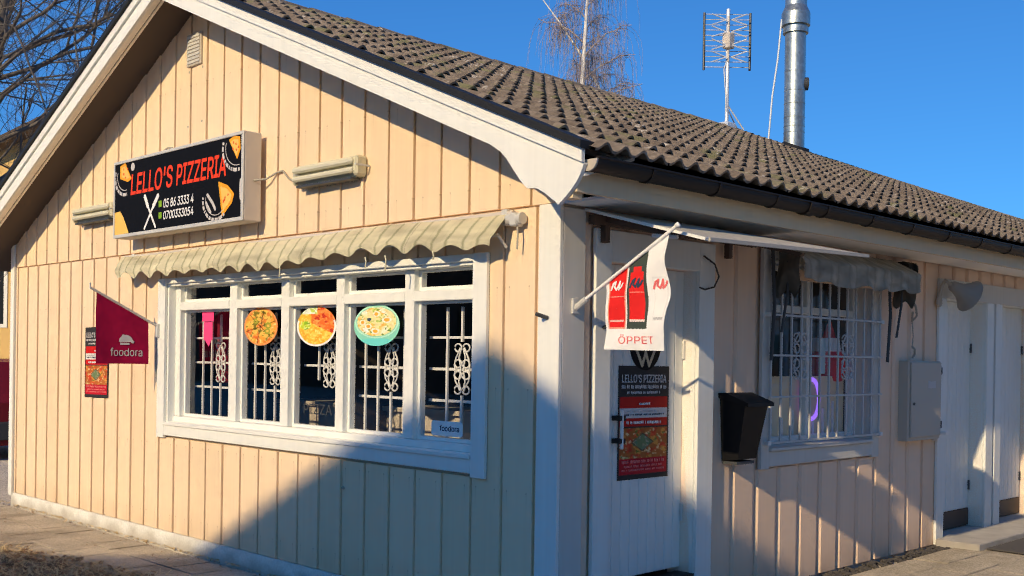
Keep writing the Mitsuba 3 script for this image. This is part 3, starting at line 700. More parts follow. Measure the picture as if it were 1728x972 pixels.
arcs.append(Point(-4.885, 3.225).buffer(.035)); arcs.append(stroke([(-3.107, 2.93), (-3.115, 2.86), (-3.105, 2.79)], .013))
face = sbox(fx0 + .022, fz0 + .032, fx1 - .032, fz1 - .028)
add(f'{SG}__slogan_marks', signpoly(unary_union(arcs).intersection(face), .002), 'grey_letter')
add(f'{SG}__hanger', cat(box(-4.7, -4.66, -.06, .0, 2.7, 3.2), box(-3.5, -3.46, -.06, .0, 2.7, 3.2)), 'silver_trim')
add(f'{SG}__loop', tube([(-4.55, -.12, 3.30), (-4.50, -.12, 3.325), (-4.42, -.12, 3.345), (-4.34, -.12, 3.335), (-4.30, -.12, 3.30)], .008, 6), 'cable_grey', smooth=True)

# lamps beside the sign
def lamp(x0, x1, z0, lab):
    k = nm('tube_lamp__housing').replace('__housing', '')
    k = 'tube_lamp' if 'tube_lamp__housing' not in scene else 'tube_lamp_001'
    tag(k, lab, 'lamp', None)
    prof_ = Polygon([(0, 0), (-.055, -.005), (-.075, .02), (-.075, .12), (-.055, .145), (0, .14)])
    m = trimesh.creation.extrude_polygon(prof_, x1 - x0 - .04, engine='earcut'); v = m.vertices
    m.vertices = np.stack([x0 + .02 + v[:, 2], v[:, 0] - .005, z0 + v[:, 1]], 1)
    if m.volume < 0: m.invert()
    add(f'{k}__housing', m, 'cream_plastic', smooth=40)
    add(f'{k}__cover', cat(box(x0 + .03, x1 - .03, -.125, -.0805, z0 + .018, z0 + .058, .012), box(x0 + .03, x1 - .03, -.125, -.0805, z0 + .080, z0 + .124, .012)), 'lamp_diffuser')
    for xe in (x0, x1 - .05):
        add(f'{k}__end_cap', box(xe, xe + .05, -.100, -.004, z0 + .002, z0 + .140, .014), 'cream_plastic')
        add(f'{k}__clip', box(xe + .07, xe + .085, -.130, -.01, z0 + .062, z0 + .074), 'silver_trim')
    add(f'{k}__shade_rail', box(x0 + .06, x1 - .06, -.10, -.02, z0 - .022, z0 - .0065), 'dark_metal')
lamp(-2.58, -1.80, 2.842, 'long cream tube lamp on the gable, right of the sign')
lamp(-6.36, -5.52, 2.855, 'long cream tube lamp on the gable, left of the sign')
add('lamp_cable', tube([(-3.062, -.12, 2.93), (-2.98, -.06, 2.94), (-2.90, -.02, 2.985), (-2.82, -.02, 2.99), (-2.74, -.02, 2.925), (-2.66, -.02, 2.895), (-2.58, -.03, 2.90)], .008, 6), 'cable_grey', smooth=True)
tag('lamp_cable', 'beige cable looping from the sign box to the right tube lamp', 'cable')
add('lamp_cable_001', tube([(-6.36, -.03, 2.92), (-6.44, -.012, 2.90), (-6.52, -.012, 2.905)], .008, 6), 'cable_grey', smooth=True); tag('lamp_cable_001', 'short beige cable stub at the left end of the left tube lamp', 'cable')

# ------------------------------------------------------------------ awning over the shop window
AW = 'striped_awning'
tag(AW, 'faded green striped awning with a wavy edge over the wide shop window', 'awning')
ax0, ax1, app = -5.22, -.40, .185
def awn(U, V):
    x = ax0 + (ax1 - ax0) * U + (-.16 * (1 - U) + .045 * U) * (1 - V)
    ph = 2 * np.pi * (x - ax0) / .283
    w = np.clip((V - .30) / .7, 0, 1)
    top = 2.475 + .008 * np.sin(x * 3)
    drop = .200 + .016 * np.sin(x * 1.7 + 1) + (.022 + .008 * np.sin(x * 3.7)) * np.sin(ph + .7 * np.sin(x * 2.1)) * w ** 1.5
    y = -.045 - (app - .045) * np.minimum(V * 1.25, 1) ** .8 + .008 * np.sin(ph + .8) * w + .012 * (nz(x, V, 5.5, 77) - .5) * np.clip(V * 3, 0, 1) + .006 * (nz(x, V * .3, 23, 78) - .5)
    return x, y, top - drop * V
def awncol(U, V):
    x = ax0 + (ax1 - ax0) * U
    base = np.array([.56, .52, .355])[None] * (0.86 + .26 * nz(x, V, 9, 3))[:, None]
    s = (x / .141) % 1
    st = np.clip(1.3 - np.abs(s - .5) / .10, 0, 1)[:, None] * .85
    th = np.clip(1 - np.abs(((x / .141) % 1) - .12) / .04, 0, 1)[:, None] * .35
    pk = np.clip(1 - np.abs(V - .14 - .03 * np.sin(x * 2)) / .05, 0, 1)[:, None] * .35
    c = base * (1 - st) + st * np.array([.27, .275, .17]); c = c * (1 - th) + th * np.array([.42, .42, .28])
    c = c * (1 - pk) + pk * np.array([.62, .47, .36])
    hem = ((V > .925) & (V < .945))[:, None]; c = np.where(hem, c * .72, c)
    seam = (np.abs(((x + 5.3) / 1.18) % 1 - .5) < .004)[:, None]; c = np.where(seam, c * .7, c)
    d = np.clip(nz(x, V, 3, 8) - .46, 0, 1)[:, None]
    return c * (1 - .9 * d)
printed(f'{AW}__fabric', awn, 560, 22, awncol, 'cloth')
add(f'{AW}__roller', tube([(ax0 - .14, -.035, 2.468), (ax1 + .06, -.035, 2.468)], .018, 12), 'box_white', smooth=40)
add(f'{AW}__front_bar', tube([(ax0 + .04, -.085, 2.345), (ax1 - .02, -.085, 2.340)], .012, 10), 'silver_trim', smooth=40)
for xa in (ax0 + .05, ax1 - .005):
    add(f'{AW}__arm', tube([(xa, -.03, 2.27), (xa, -.10, 2.335)], .009, 8), 'silver_trim')
    add(f'{AW}__bracket', box(xa - .025, xa + .025, -.055, -.004, 2.40, 2.494, .004), 'silver_trim')
add(f'{AW}__gearbox', cat(box(-.335, -.275, -.085, -.012, 2.385, 2.465, .008), tube([(-.37, -.05, 2.43), (-.25, -.05, 2.43)], .035, 14)), 'silver_trim', smooth=40)
add(f'{AW}__pull_chain', tube([(-.285, -.06, 2.385), (-.28, -.06, 2.33), (-.285, -.06, 2.25)], .006, 6), 'cable_grey')
for xt, l_ in ((-2.60, .09), (-1.58, .07), (-1.37, .10), (-.90, .05)):
    s = (xt - ax0) / (ax1 - ax0)
    add(f'{AW}__torn_thread', tube([(xt, -app + .004, 2.262), (xt + .012, -app + .002, 2.235), (xt, -app + .006, 2.262 - l_)], .006, 5), 'cream_plastic')

# ------------------------------------------------------------------ maroon flag
MF = 'maroon_flag'
tag(MF, 'maroon delivery flag with pale logo hanging left of the shop window', 'flag')
fx, ft = np.array([-4.705, -.035, 1.832]), np.array([-4.745, -.60, 2.130])
add(f'{MF}__pole', tube([fx, fx + (ft - fx) * 1.045], .011, 8), 'box_white', smooth=True)
add(f'{MF}__finial', tube([ft + [0, -.03, .0], ft + [0.0, -.032, .055]], .008, 6), 'silver_trim')
add(f'{MF}__wall_bracket', box(-4.72, -4.69, -.058, -.033, 1.74, 1.86, .004), 'silver_trim')
add(f'{MF}__bracket_stay', tube([(-4.738, -.03, 1.80), (-4.742, -.036, 1.50), (-4.738, -.03, 1.35)], .008, 6), 'cable_grey')
def mflag(U, V):
    a = .16 + .80 * U
    x = fx[0] + (ft[0] - fx[0]) * a; y = fx[1] + (ft[1] - fx[1]) * a; zt = fx[2] + (ft[2] - fx[2]) * a
    zb = 1.508 + 0 * U
    z = zt + (zb - zt) * V
    return x + .012 * np.sin(U * 5 + V * 2) * V + .012 * (nz(U, V, 4, 55) - .5), y + 0 * V, z
printed(f'{MF}__cloth', mflag, 40, 40, lambda U, V: np.array([.30, .006, .045])[None] * (0.9 + .2 * nz(U, V, 14, 4))[:, None], 'cloth')
def mpl(u, v, w):   # u along the pole direction from right (wall) side; reading left to right seen from the camera = tip to wall
    a = .90 - u / .60
    uu = (a - .16) / .80
    y = fx[1] + (ft[1] - fx[1]) * a
    zt = fx[2] + (ft[2] - fx[2]) * a; V = (zt - v) / (zt - 1.508)
    x = fx[0] + (ft[0] - fx[0]) * a + .012 * np.sin(uu * 5 + V * 2) * V + .012 * (nz(uu, V, 4, 55) - .5)
    return x + .002 + w * .8, y, v
m = text_at('foodora', .068, lambda u, v, w: mpl(u + .10, v + 1.575, w), False, .285); m.invert() if m.volume < 0 else None
add(f'{MF}__lettering', m, 'grey_letter')
logo = unary_union([Point(0, 0).buffer(.055).intersection(sbox(-.06, -.005, .06, .06)), sbox(-.045, -.030, .03, -.012), Point(.055, -.004).buffer(.012), Point(-.02, .045).buffer(.014)])
lm = trimesh.util.concatenate([trimesh.creation.extrude_polygon(g, .002, engine='earcut') for g in getattr(logo, 'geoms', [logo])]); v = lm.vertices
lm.vertices = np.stack(mpl(v[:, 0] * 1.1 + .235, v[:, 1] + 1.700, v[:, 2]), 1)
if lm.volume < 0: lm.invert()
add(f'{MF}__logo', lm, 'grey_letter')

# ------------------------------------------------------------------ posters
def food_noise(U, V, seed, cols, scale=7):
    n1, n2, n3 = nz(U, V, scale, seed), nz(U, V, scale * 1.9, seed + 3), nz(U, V, scale * 3.2, seed + 7, 2)
    c = np.zeros((len(U), 3)) + np.array(cols[0])
    for col, f_, t in zip(cols[1:], (n1, n2, n3, n1 * .5 + n3 * .5, n2 * .6 + n1 * .4), (.52, .60, .66, .60, .62)):
        k_ = np.clip((f_ - t) / .04, 0, 1)[:, None]; c = c * (1 - k_) + k_ * np.array(col)
    return c * (.8 + .4 * n3)[:, None]
PC = [(.45, .13, .03), (.70, .30, .06), (.55, .05, .02), (.75, .55, .28), (.10, .16, .03), (.65, .10, .03)]
def poster_col(U, V):      # V from top (0) to bottom (1)
    c = np.zeros((len(U), 3)) + np.array([.035, .034, .036])
    def band(a, b, col, u0=0.03, u1=.97):
        k_ = (V >= a) & (V < b) & (U > u0) & (U < u1); c[k_] = col
    band(.275, .375, (.55, .015, .012)); band(.375, .46, (.62, .60, .58)); band(.46, .535, (.55, .015, .012))
    k_ = (V >= .55) & (V < .815) & (U > .03) & (U < .97)
    f = food_noise(U * 1.0, V * 1.5, 21, PC, 8)
    dia = (np.abs(U - .48) / .20 + np.abs(V - .675) / .075) < 1
    f[dia] = food_noise(U, V, 33, [(.32, .30, .18), (.16, .22, .10), (.42, .36, .24), (.10, .20, .12)], 10)[dia]
    rim = np.abs((np.abs(U - .48) / .20 + np.abs(V - .675) / .075) - 1.05) < .07
    f[rim] = (.12, .09, .05)
    c[k_] = f[k_]
    band(.815, .955, (.50, .012, .025))
    return c
def poster(key, lab, corner_fn, W_, H_, title):
    """corner_fn(u, v, w): u metres to the right, v metres up from the bottom, w out of the sheet"""
    tag(key, lab, 'poster')
    P, f, U, V = grid(lambda U, V: corner_fn(U * W_, (1 - V) * H_, 0 * U), 50, 150)
    m = trimesh.Trimesh(P, f, process=False)
    add(f'{key}__sheet', m, 'print', smooth=False, color=np.clip(poster_col(U, V), 0, 1))
    def line(txt, v, h, u0, u1, matn, k2):
        m = text_at(txt, h, lambda u, vv, w: corner_fn(u + u0 * W_, vv + v * H_, w * .5 + .0012), True, (u1 - u0) * W_)
        add(f'{key}__{k2}', m, matn)
    line(title, .855, .048 * H_ / .72, .06, .94, 'grey_letter', 'lettering')
    def bars(v, h, u0, u1, n, matn):
        r = np.random.default_rng(int(v * 1000)); ms = []; u = u0
        while u < u1:
            l = r.uniform(.012, .026)
            a0, a1 = u * W_, min(u + l, u1) * W_; z = (v + r.uniform(-.12, .12) * h) * H_
            pts = np.array([(a0, z - h * H_ / 2), (a1, z - h * H_ / 2), (a1, z + h * H_ / 2), (a0, z + h * H_ / 2)])
            V_ = np.stack(corner_fn(pts[:, 0], pts[:, 1], np.full(4, .0014)), 1); ms.append(trimesh.Trimesh(V_, [[0, 1, 2], [0, 2, 3]], process=False)); u += l + (.006 if r.random() < .82 else .028)
        add(f'{key}__small_print', cat(*ms), matn)
    bars(.815, .030, .06, .94, 9, 'grey_letter'); bars(.765, .022, .16, .84, 7, 'grey_letter')
    bars(.665, .018, .40, .62, 3, 'white_letter'); bars(.597, .014, .10, .80, 5, 'grey_letter'); bars(.570, .014, .10, .9, 5, 'dark_letter')
    bars(.500, .024, .16, .84, 5, 'white_letter'); bars(.155, .026, .08, .92, 6, 'pink_letter'); bars(.115, .018, .12, .88, 6, 'pink_letter'); bars(.082, .016, .08, .92, 6, 'pink_letter')
mat_needed = 0
poster('wall_poster', 'narrow red and black menu poster on the yellow boards behind the maroon flag', lambda u, v, w: (-6.235 + u, -.010 - w, 1.165 + v + .012 * u), .50, .675, "LELLO'S PIZZERIA")
# the same sheet on the door (sits on the planks, x = -.094)
poster('door_poster', 'tall black and red menu poster with pizza picture on the entrance door', lambda u, v, w: (-.091 + w, .655 + u, .858 + v - .004 * u), .515, .715, "LELLO'S PIZZERIA")
scene_keys = [k for k in scene if k.startswith(('wall_poster', 'door_poster'))]
add('door_badge', tube([(-.0945, .92, 1.70), (-.090, .92, 1.70)], .155, 36), 'black_print'); tag('door_badge', 'round black badge with beige chevrons on the door above the poster', 'sticker')
ch = unary_union([LineString([(.80, 1.72), (.885, 1.575), (.92, 1.66), (.955, 1.575), (1.04, 1.72)]).buffer(.011), LineString([(.83, 1.80), (.92, 1.70), (1.01, 1.80)]).buffer(.010)]).intersection(Point(.92, 1.70).buffer(.15))
add('door_badge__chevron', yz(ch, -.0898, -.0885), 'gold_print')

# ------------------------------------------------------------------ food stickers on the shop window
def sticker(key, lab, cx, cz, rx, rz, fn):
    P, f, R_, A_ = grid(lambda R_, A_: (cx + rx * R_ * np.cos(A_ * 2 * np.pi), .1005 + 0 * R_, cz + rz * R_ * np.sin(A_ * 2 * np.pi)), 40, 120)
    u = R_ * np.cos(A_ * 2 * np.pi); v = R_ * np.sin(A_ * 2 * np.pi)
    m = trimesh.Trimesh(P, f, process=False)
    add(key, m, 'print', color=np.clip(fn(u, v, R_), 0, 1)); tag(key, lab, 'sticker')
def pizza(u, v, r):
    c = food_noise(u + 3, v + 3, 51, [(.82, .36, .05), (.88, .52, .10), (.70, .16, .03), (.85, .62, .25), (.20, .16, .02), (.72, .22, .04)], 2.6)
    c[r > .90] = (.80, .30, .10)
    for a in np.arange(6) * np.pi / 3 + .3:
        d = np.abs(u * np.sin(a) - v * np.cos(a)); c[(d < .022) & (r < .9)] *= .55
    for px, pz_, rr in ((.45, .05, .13), (.4, -.25, .12), (-.3, .3, .1)):
        k_ = np.abs(np.hypot(u - px, v - pz_) - rr) < .045; c[k_] = (.35, .36, .04)
    return c
def plate(u, v, r):
    c = food_noise(u + 7, v + 1, 61, [(.92, .50, .05), (.95, .62, .10), (.88, .40, .03), (.93, .70, .2)], 4)
    k_ = (v + .5 * u > .05) & (u > -.25); c[k_] = food_noise(u + 2, v + 9, 71, [(.85, .17, .03), (.9, .28, .06), (.6, .05, .02), (.88, .35, .1)], 4)[k_]
    k_ = ((u + .55) / .28) ** 2 + ((v - .05) / .22) ** 2 < 1; c[k_] = food_noise(u + 5, v + 5, 81, [(.55, .68, .05), (.72, .80, .25), (.25, .45, .03)], 5)[k_]
    k_ = (v > .62) & (u < .05); c[k_] = food_noise(u + 5, v + 3, 83, [(.72, .78, .62), (.50, .65, .12), (.85, .88, .8)], 5)[k_]
    c[(r > .90) & ((v < .3))] = (.86, .83, .78)
    return c
def salad(u, v, r):
    c = np.zeros((len(u), 3)) + np.array([.25, .66, .50])
    c[v < -.62 - .2 * (u ** 2)] = (.16, .66, .62)
    inn = (u / .86) ** 2 + ((v - .17) / .70) ** 2 < 1
    f = food_noise(u + 4, v + 2, 91, [(.84, .74, .36), (.90, .86, .62), (.86, .50, .10), (.45, .55, .12), (.14, .26, .05), (.92, .90, .80)], 3.4)
    for px, pz_ in ((-.35, -.05), (.45, .25), (.0, .55), (-.05, -.28), (-.62, .15)):
        d = np.hypot((u - px) * (1 + .3 * np.sin(px * 9)), (v - pz_) * 1.1) + .06 * (nz(u, v, 6, 5) - .5); f[d < .15] = (.90, .86, .72); f[d < .10] = (.88, .42, .05)
    f[np.hypot(u + .32, v - .28) < .09] = (.05, .08, .12)
    c[inn] = f[inn]
    c[np.abs(np.sqrt((u / .88) ** 2 + ((v - .17) / .72) ** 2) - 1.06) < .035] = (.50, .82, .62)
    return c
sticker('pizza_sticker', 'round pizza sticker on the second bay of the shop window', -3.287, 1.827, .243, .150, pizza)
sticker('plate_sticker', 'round sticker of a plate with fries and red meat on the shop window', -2.532, 1.822, .250, .148, plate)
sticker('salad_sticker', 'round sticker of a turquoise salad bowl on the shop window', -1.812, 1.823, .256, .144, salad)
pk = unary_union([sbox(-4.265, 1.885, -4.09, 1.952).buffer(.008), sbox(-4.235, 1.73, -4.11, 1.862).buffer(.010), Polygon([(-4.24, 1.735), (-4.105, 1.735), (-4.16, 1.665)])])
add('pink_sticker', xz(affinity.translate(pk, .05, 0), .1145, .1165), 'pink_letter'); tag('pink_sticker', 'pink bottle shaped sticker on the leftmost window bay', 'sticker')
mat('pink_hot', (.85, .06, .22), 0.5)
scene['pink_sticker']['bsdf'] = {'type': 'ref', 'id': 'pink_hot'}
add('white_label', xz(sbox(-1.205, 1.118, -.945, 1.172).buffer(.022), .1130, .1160), 'white_plastic'); tag('white_label', 'white rounded label with dark lettering at the bottom of the rightmost bay', 'sticker')
add('white_label__lettering', text_at('foodora', .034, lambda u, v, w: (-1.145 + u, .1128 - w * .4, 1.130 + v), True, .19), 'dark_letter')
add('window_lettering', text_at('PIZZA', .075, lambda u, v, w: (-2.70 + u, .1165 - w * .4, 1.17 + v), False, .36), 'dark_metal'); tag('window_lettering', 'faint dark word on the lower glass of the middle bay', 'lettering')
cv = grid(lambda U, V: (-4.36 + .30 * U, .34 + .03 * np.sin(U * 26), 1.36 + .64 * V), 60, 4)
mat('dark_red_cloth', (0.22, 0.01, 0.03), 0.9, two=True)
add('red_curtain', trimesh.Trimesh(cv[0], cv[1], process=False), 'dark_red_cloth', smooth=True); tag('red_curtain', 'dark red curtain inside the leftmost bay of the shop window', 'curtain')

# ------------------------------------------------------------------ open flag at the corner
OF = 'open_flag'
tag(OF, 'white cloth flag with red panels reading OPPET on a white pole at the corner', 'flag')
p0, p1 = np.array([.05, .10, 1.915]), np.array([.745, .10, 2.325])
add(f'{OF}__pole', tube([p0, p1], .0105, 8), 'white_plastic', smooth=True)
add(f'{OF}__pole_cap', tube([p1, p1 + (p1 - p0) * .025], .015, 8), 'white_plastic', smooth=True)
add(f'{OF}__holder', cat(box(.029, .045, .07, .13, 1.87, 1.96, .004), tube([(.04, .10, 1.905), (.12, .10, 1.955)], .018, 10)), 'silver_trim')
def ofz(U): return p0[2] + (p1[2] - p0[2]) * ((.262 + .432 * U - p0[0]) / (p1[0] - p0[0]))
def oflag(U, V):
    x = .262 + .432 * U
    zt = ofz(U) - .008
    zb = 1.668 - .006 * U
    z = zt + (zb - zt) * V
    x = x - .018 * V * U ** 3 + .022 * np.exp(-((V - .52) / .12) ** 2) * U ** 5 - .018 * np.exp(-((V - .22) / .12) ** 2) * U ** 5
    y = .10 + .010 * np.sin(U * 7.5 + V * 3) * (.3 + .7 * V) + .007 * np.sin(V * 11 + U * 3) + .010 * (nz(U, V, 5, 31) - .5)
    return x, y, z
def ocol(U, V):
    x = .262 + .432 * U; zt = ofz(U); z = zt + (1.668 - zt) * V
    c = np.zeros((len(U), 3)) + np.array([.80, .80, .78])
    def rect(a, b, z0, z1, col):
        k_ = (U > a) & (U < b) & (z > z0) & (z < z1); c[k_] = col
    rect(.04, .355, 1.785, 3, (.78, .33, .24)); rect(.06, .335, 1.795, 3, (.74, .025, .025))
    rect(.375, .69, 1.785, 3, (.055, .07, .06))
    rect(.415, .645, 1.83, 2.10, (.72, .025, .025)); rect(.455, .60, 2.10, 2.13, (.72, .03, .03))
    rect(.41, .65, 1.825, 1.838, (.75, .6, .55)); rect(.07, .32, 1.825, 1.836, (.80, .45, .40)); rect(.07, .33, 1.965, 1.969, (.80, .35, .3)); rect(.42, .64, 1.985, 1.99, (.85, .25, .2))
    rect(.06, .335, 2.10, 3, (.62, .02, .02))
    rect(.77, .97, 1.83, 2.07, (.72, .73, .71)); rect(.785, .955, 1.84, 2.06, (.80, .80, .78)); rect(.79, .95, 1.835, 1.85, (.45, .46, .46))
    return c
printed(f'{OF}__cloth', oflag, 160, 160, ocol, 'cloth')
def ofl(u, v, w):
    U = np.clip((u) / .432, 0, 1); zt = ofz(U) - .008; V = (zt - v) / (zt - 1.668 + .006 * U)
    x, y, z = oflag(U, V)
    return x, y - .0015 - w * .6, z
m = text_at('ÖPPET', .040, lambda u, v, w: ofl(u + .112, v + 1.700, w), False, .235); add(f'{OF}__lettering', m, 'pink_letter')
def script(u0, z0, s):
    pts = [(0, 0), (.02, .045), (.045, .06), (.03, .02), (.05, .0), (.07, .03), (.085, .06), (.075, .0), (.10, .02), (.115, .045)]
    return LineString([(u0 + a * s, z0 + b * s) for a, b in pts]).buffer(.0055)
for u0, z0, mt in ((.035, 2.00, 'white_letter'), (.185, 2.01, 'dark_letter'), (.335, 2.00, 'pink_letter')):
    g = script(u0, z0, .75)
    sm = trimesh.creation.extrude_polygon(g, .002, engine='earcut'); v = sm.vertices
    sm.vertices = np.stack(ofl(v[:, 0], v[:, 1], v[:, 2]), 1)
    if sm.volume < 0: sm.invert()
    add(f'{OF}__script_mark', sm, mt)

# empty pole holders
for key, a, b, lab in (('pole_holder', (-.06, -.03, 1.845), (-.085, -.10, 1.865), 'short dark empty pole holder on the white corner board of the gable'), ('pole_holder_001', (.03, .36, 1.80), (.12, .36, 1.825), 'short dark empty pole holder on the trim left of the entrance door')):
    add(key, tube([a, b], .012, 8), 'dark_metal'); tag(key, lab, 'holder')

# ------------------------------------------------------------------ canopy above the entrance
CN = 'door_canopy'
tag(CN, 'slanting grey sheet canopy above the white entrance door', 'canopy')
ya, yb_ = .20, 1.95
def slab4(A, Bq, C, D, th):
    v = np.array([A, Bq, C, D], float); n = np.cross(v[1] - v[0], v[3] - v[0]); n /= np.linalg.norm(n); n = n if n[2] > 0 else -n
    return trimesh.convex.convex_hull(np.vstack([v, v - n * th]))
add(f'{CN}__sheet', slab4((.03, ya, 2.492), (.86, ya, 2.268), (.86, yb_, 2.312), (.03, yb_ + .1, 2.494), .010), 'canopy_grey')
add(f'{CN}__side_trim', slab4((.03, ya - .02, 2.489), (.875, ya - .02, 2.264), (.875, ya + .012, 2.264), (.03, ya + .012, 2.489), .016), 'white_paint')
add(f'{CN}__front_trim', slab4((.862, ya + .013, 2.266), (.884, ya + .013, 2.266), (.884, yb_ + .02, 2.310), (.862, yb_ + .02, 2.310), .020), 'canopy_grey')
for yb2 in (.34, 1.62):
    tri = Polygon([(.03, 2.30), (.03, 2.455), (.62, 2.305), (.60, 2.285), (.07, 2.42), (.07, 2.30)])
    add(f'{CN}__bracket', xz(tri, yb2 - .02, yb2 + .02), 'kick_brown')
add(f'{CN}__batten', box(.031, .075, .215, 1.93, 2.40, 2.455), 'kick_brown')
add(f'{CN}__stay', tube([(.45, .28, 2.31), (.62, .28, 2.29)], .012, 8), 'white_plastic')
add('door_cable', tube([(.035, 1.36, 2.30), (.06, 1.45, 2.25), (.06, 1.50, 2.17), (.05, 1.46, 2.10), (.035, 1.38, 2.08), (.035, 1.32, 2.09)], .006, 6), 'dark_cable', smooth=True); tag('door_cable', 'thin dark cable looping at the top right of the entrance door', 'cable')

# ------------------------------------------------------------------ mailbox and meter cabinet
MB_ = 'mailbox'
tag(MB_, 'black tapered mailbox on the wall between entrance door and barred window', 'mailbox')
def hexa(b, t): return trimesh.convex.convex_hull(np.array(b + t))
my0, my1 = 1.62, 1.90
add(f'{MB_}__body', hexa([(.001, my0 + .03, .935), (.001, my1 - .03, .935), (.13, my1 - .03, .95), (.13, my0 + .03, .95)], [(.001, my0, 1.36), (.001, my1, 1.36), (.20, my1, 1.315), (.20, my0, 1.315)]), 'mailbox_black')
add(f'{MB_}__lid', hexa([(-.0, my0 - .02, 1.362), (-.0, my1 + .02, 1.362), (.235, my1 + .02, 1.31), (.235, my0 - .02, 1.31)], [(-.0, my0 - .02, 1.395), (-.0, my1 + .02, 1.395), (.06, my1 + .02, 1.397), (.235, my1 + .02, 1.335), (.235, my0 - .02, 1.335), (.06, my0 - .02, 1.397)]), 'mailbox_black')
add(f'{MB_}__base_rim', box(.002, .12, my0 + .035, my1 - .035, .915, .934), 'dark_metal')
MC = 'meter_cabinet'
tag(MC, 'flat grey metal meter cabinet on the wall left of the service door', 'cabinet')
add(f'{MC}__box', box(.001, .085, 4.245, 4.875, .955, 1.635, .004), 'cabinet_grey')
add(f'{MC}__door', box(.0855, .100, 4.285, 4.862, .985, 1.622, .004), 'cabinet_grey')
add(f'{MC}__lock', tube([(.100, 4.33, 1.27), (.110, 4.33, 1.27)], .012, 10), 'dark_metal')
for z in (1.05, 1.52): add(f'{MC}__hinge', tube([(.098, 4.868, z), (.098, 4.868, z + .06)], .010, 8), 'dark_metal')
add(f'{MC}__label', box(.1002, .1012, 4.60, 4.75, 1.40, 1.46), 'grey_letter')
add('wall_hook', cat(box(.001, .06, 4.90, 4.94, .93, 1.02, .004), box(.06, .15, 4.86, 4.93, .99, 1.02, .004)), 'white_plastic'); tag('wall_hook', 'small white bracket at the lower right corner of the meter cabinet', 'bracket')
# ------------------------------------------------------------------ small awning over the barred window
SA = 'ragged_awning'
tag(SA, 'dirty ragged striped awning drooping over the barred side window', 'awning')
sy0, sy1 = 2.20, 4.00
def sawn(U, V):
    y = sy0 + (sy1 - sy0) * U
    w = np.clip(V * 1.5, 0, 1)
    x = .05 + .24 * np.minimum(V * 2.0, 1) + .012 * np.sin(U * 40) * V
    x = x + .03 * (nz(U * 3, V, 4, 41) - .5); z = 2.46 - .03 * (nz(U * 2, V, 3, 42) - .5) * V * 2 - .02 * V - .11 * np.minimum(V * 2, 1) - np.clip(V - .5, 0, 1) * .30 - .014 * np.abs(np.sin(U * np.pi * 6)) * w
    return x, y, z
def sacol(U, V):
    b = np.array([.34, .305, .235])[None] * (.55 + .9 * nz(U * 3, V, 6, 12))[:, None]
    st = (np.clip(1 - np.abs((U * 13) % 1 - .5) / .16, 0, 1))[:, None] * .6
    return b * (1 - st) + st * np.array([.20, .19, .15])
printed(f'{SA}__fabric', sawn, 160, 20, sacol, 'cloth')
def sside(yv):
    def f(U, V):
        return .03 + (.04 + .20 * U) * (1 - .2 * V), yv + .03 * np.sin(V * 5 + U * 4), 2.45 - .10 * U - V * (.36 - .10 * U + .03 * np.sin(U * 9))
    return f
dk = lambda U, V: np.array([.13, .115, .09])[None] * (.6 + .8 * nz(U, V, 5, 13))[:, None]
printed(f'{SA}__side_flap', sside(sy0), 24, 24, dk, 'cloth'); printed(f'{SA}__side_flap', sside(sy1 + .02), 24, 24, dk, 'cloth')
add(f'{SA}__inner_board', box(.07, .085, 2.24, 3.96, 2.205, 2.28), 'tan_paint_worn')
for yy_ in (2.14, 3.90):
    add(f'{SA}__arm', tube([(.07, yy_, 2.42), (.085, yy_ + .01, 2.0), (.07, yy_, 1.62)], .013, 8), 'dark_metal')
    add(f'{SA}__arm', tube([(.16, yy_ + .06, 2.32), (.15, yy_ + .07, 2.1), (.12, yy_ + .05, 1.82)], .010, 8), 'dark_metal')
add(f'{SA}__gearbox', cat(tube([(.11, 4.07, 2.40), (.11, 4.24, 2.40)], .055, 16), hexa([(.03, 4.16, 2.33), (.03, 4.38, 2.36), (.2, 4.16, 2.36)], [(.03, 4.14, 2.46), (.03, 4.40, 2.40), (.18, 4.16, 2.44)])), 'black_metal', smooth=40)
wv = [tube([(.05, 4.42, 2.36), (.02, 4.43, 2.25), (.03, 4.42, 2.14)], .006, 5), tube([(.03, 4.42, 2.14), (.07, 4.40, 2.10), (.06, 4.45, 2.02), (.03, 4.42, 1.97), (.05, 4.39, 2.05)], .010, 6), tube([(.03, 4.42, 1.98), (.035, 4.44, 1.85), (.03, 4.43, 1.74)], .005, 5), tube([(.03, 4.43, 1.76), (.06, 4.42, 1.73), (.04, 4.46, 1.69), (.03, 4.44, 1.66)], .009, 6)]
add('knotted_rope', cat(*wv), 'cable_grey'); tag('knotted_rope', 'knotted beige rope hanging down the boards above the meter cabinet', 'rope')
# ------------------------------------------------------------------ bell lamp by the service door
BLm = 'barn_lamp'
tag(BLm, 'grey bell shaped wall lamp on a bent arm beside the service door', 'lamp')
c0, ax_ = np.array([.14, 4.93, 2.31]), np.array([.42, .80, -.42]); ax_ /= np.linalg.norm(ax_)
def along(t): return c0 + ax_ * t
add(f'{BLm}__arm', tube([(.03, 4.94, 2.16), (.06, 4.935, 2.30), (.09, 4.93, 2.35), along(-.01), along(.03)], .016, 8), 'cabinet_grey', smooth=True)
add(f'{BLm}__base', tube([(.027, 4.94, 2.16), (.045, 4.94, 2.16)], .045, 14), 'cabinet_grey')
tt = [0, .02, .07, .13, .19, .225]; rr = [.03, .045, .055, .075, .115, .15]
sh = tube([along(t) for t in tt], rr, 24); fm = sh.faces[:-48] if False else sh.faces
keep = ~np.any(sh.faces == len(sh.vertices) - 1, axis=1)
sh.update_faces(keep)
scene_shade = add(f'{BLm}__shade', sh, 'shade_grey' if 'shade_grey' in scene else mat('shade_grey', (.34, .32, .28), .6, spec=.2, two=True), smooth=60)
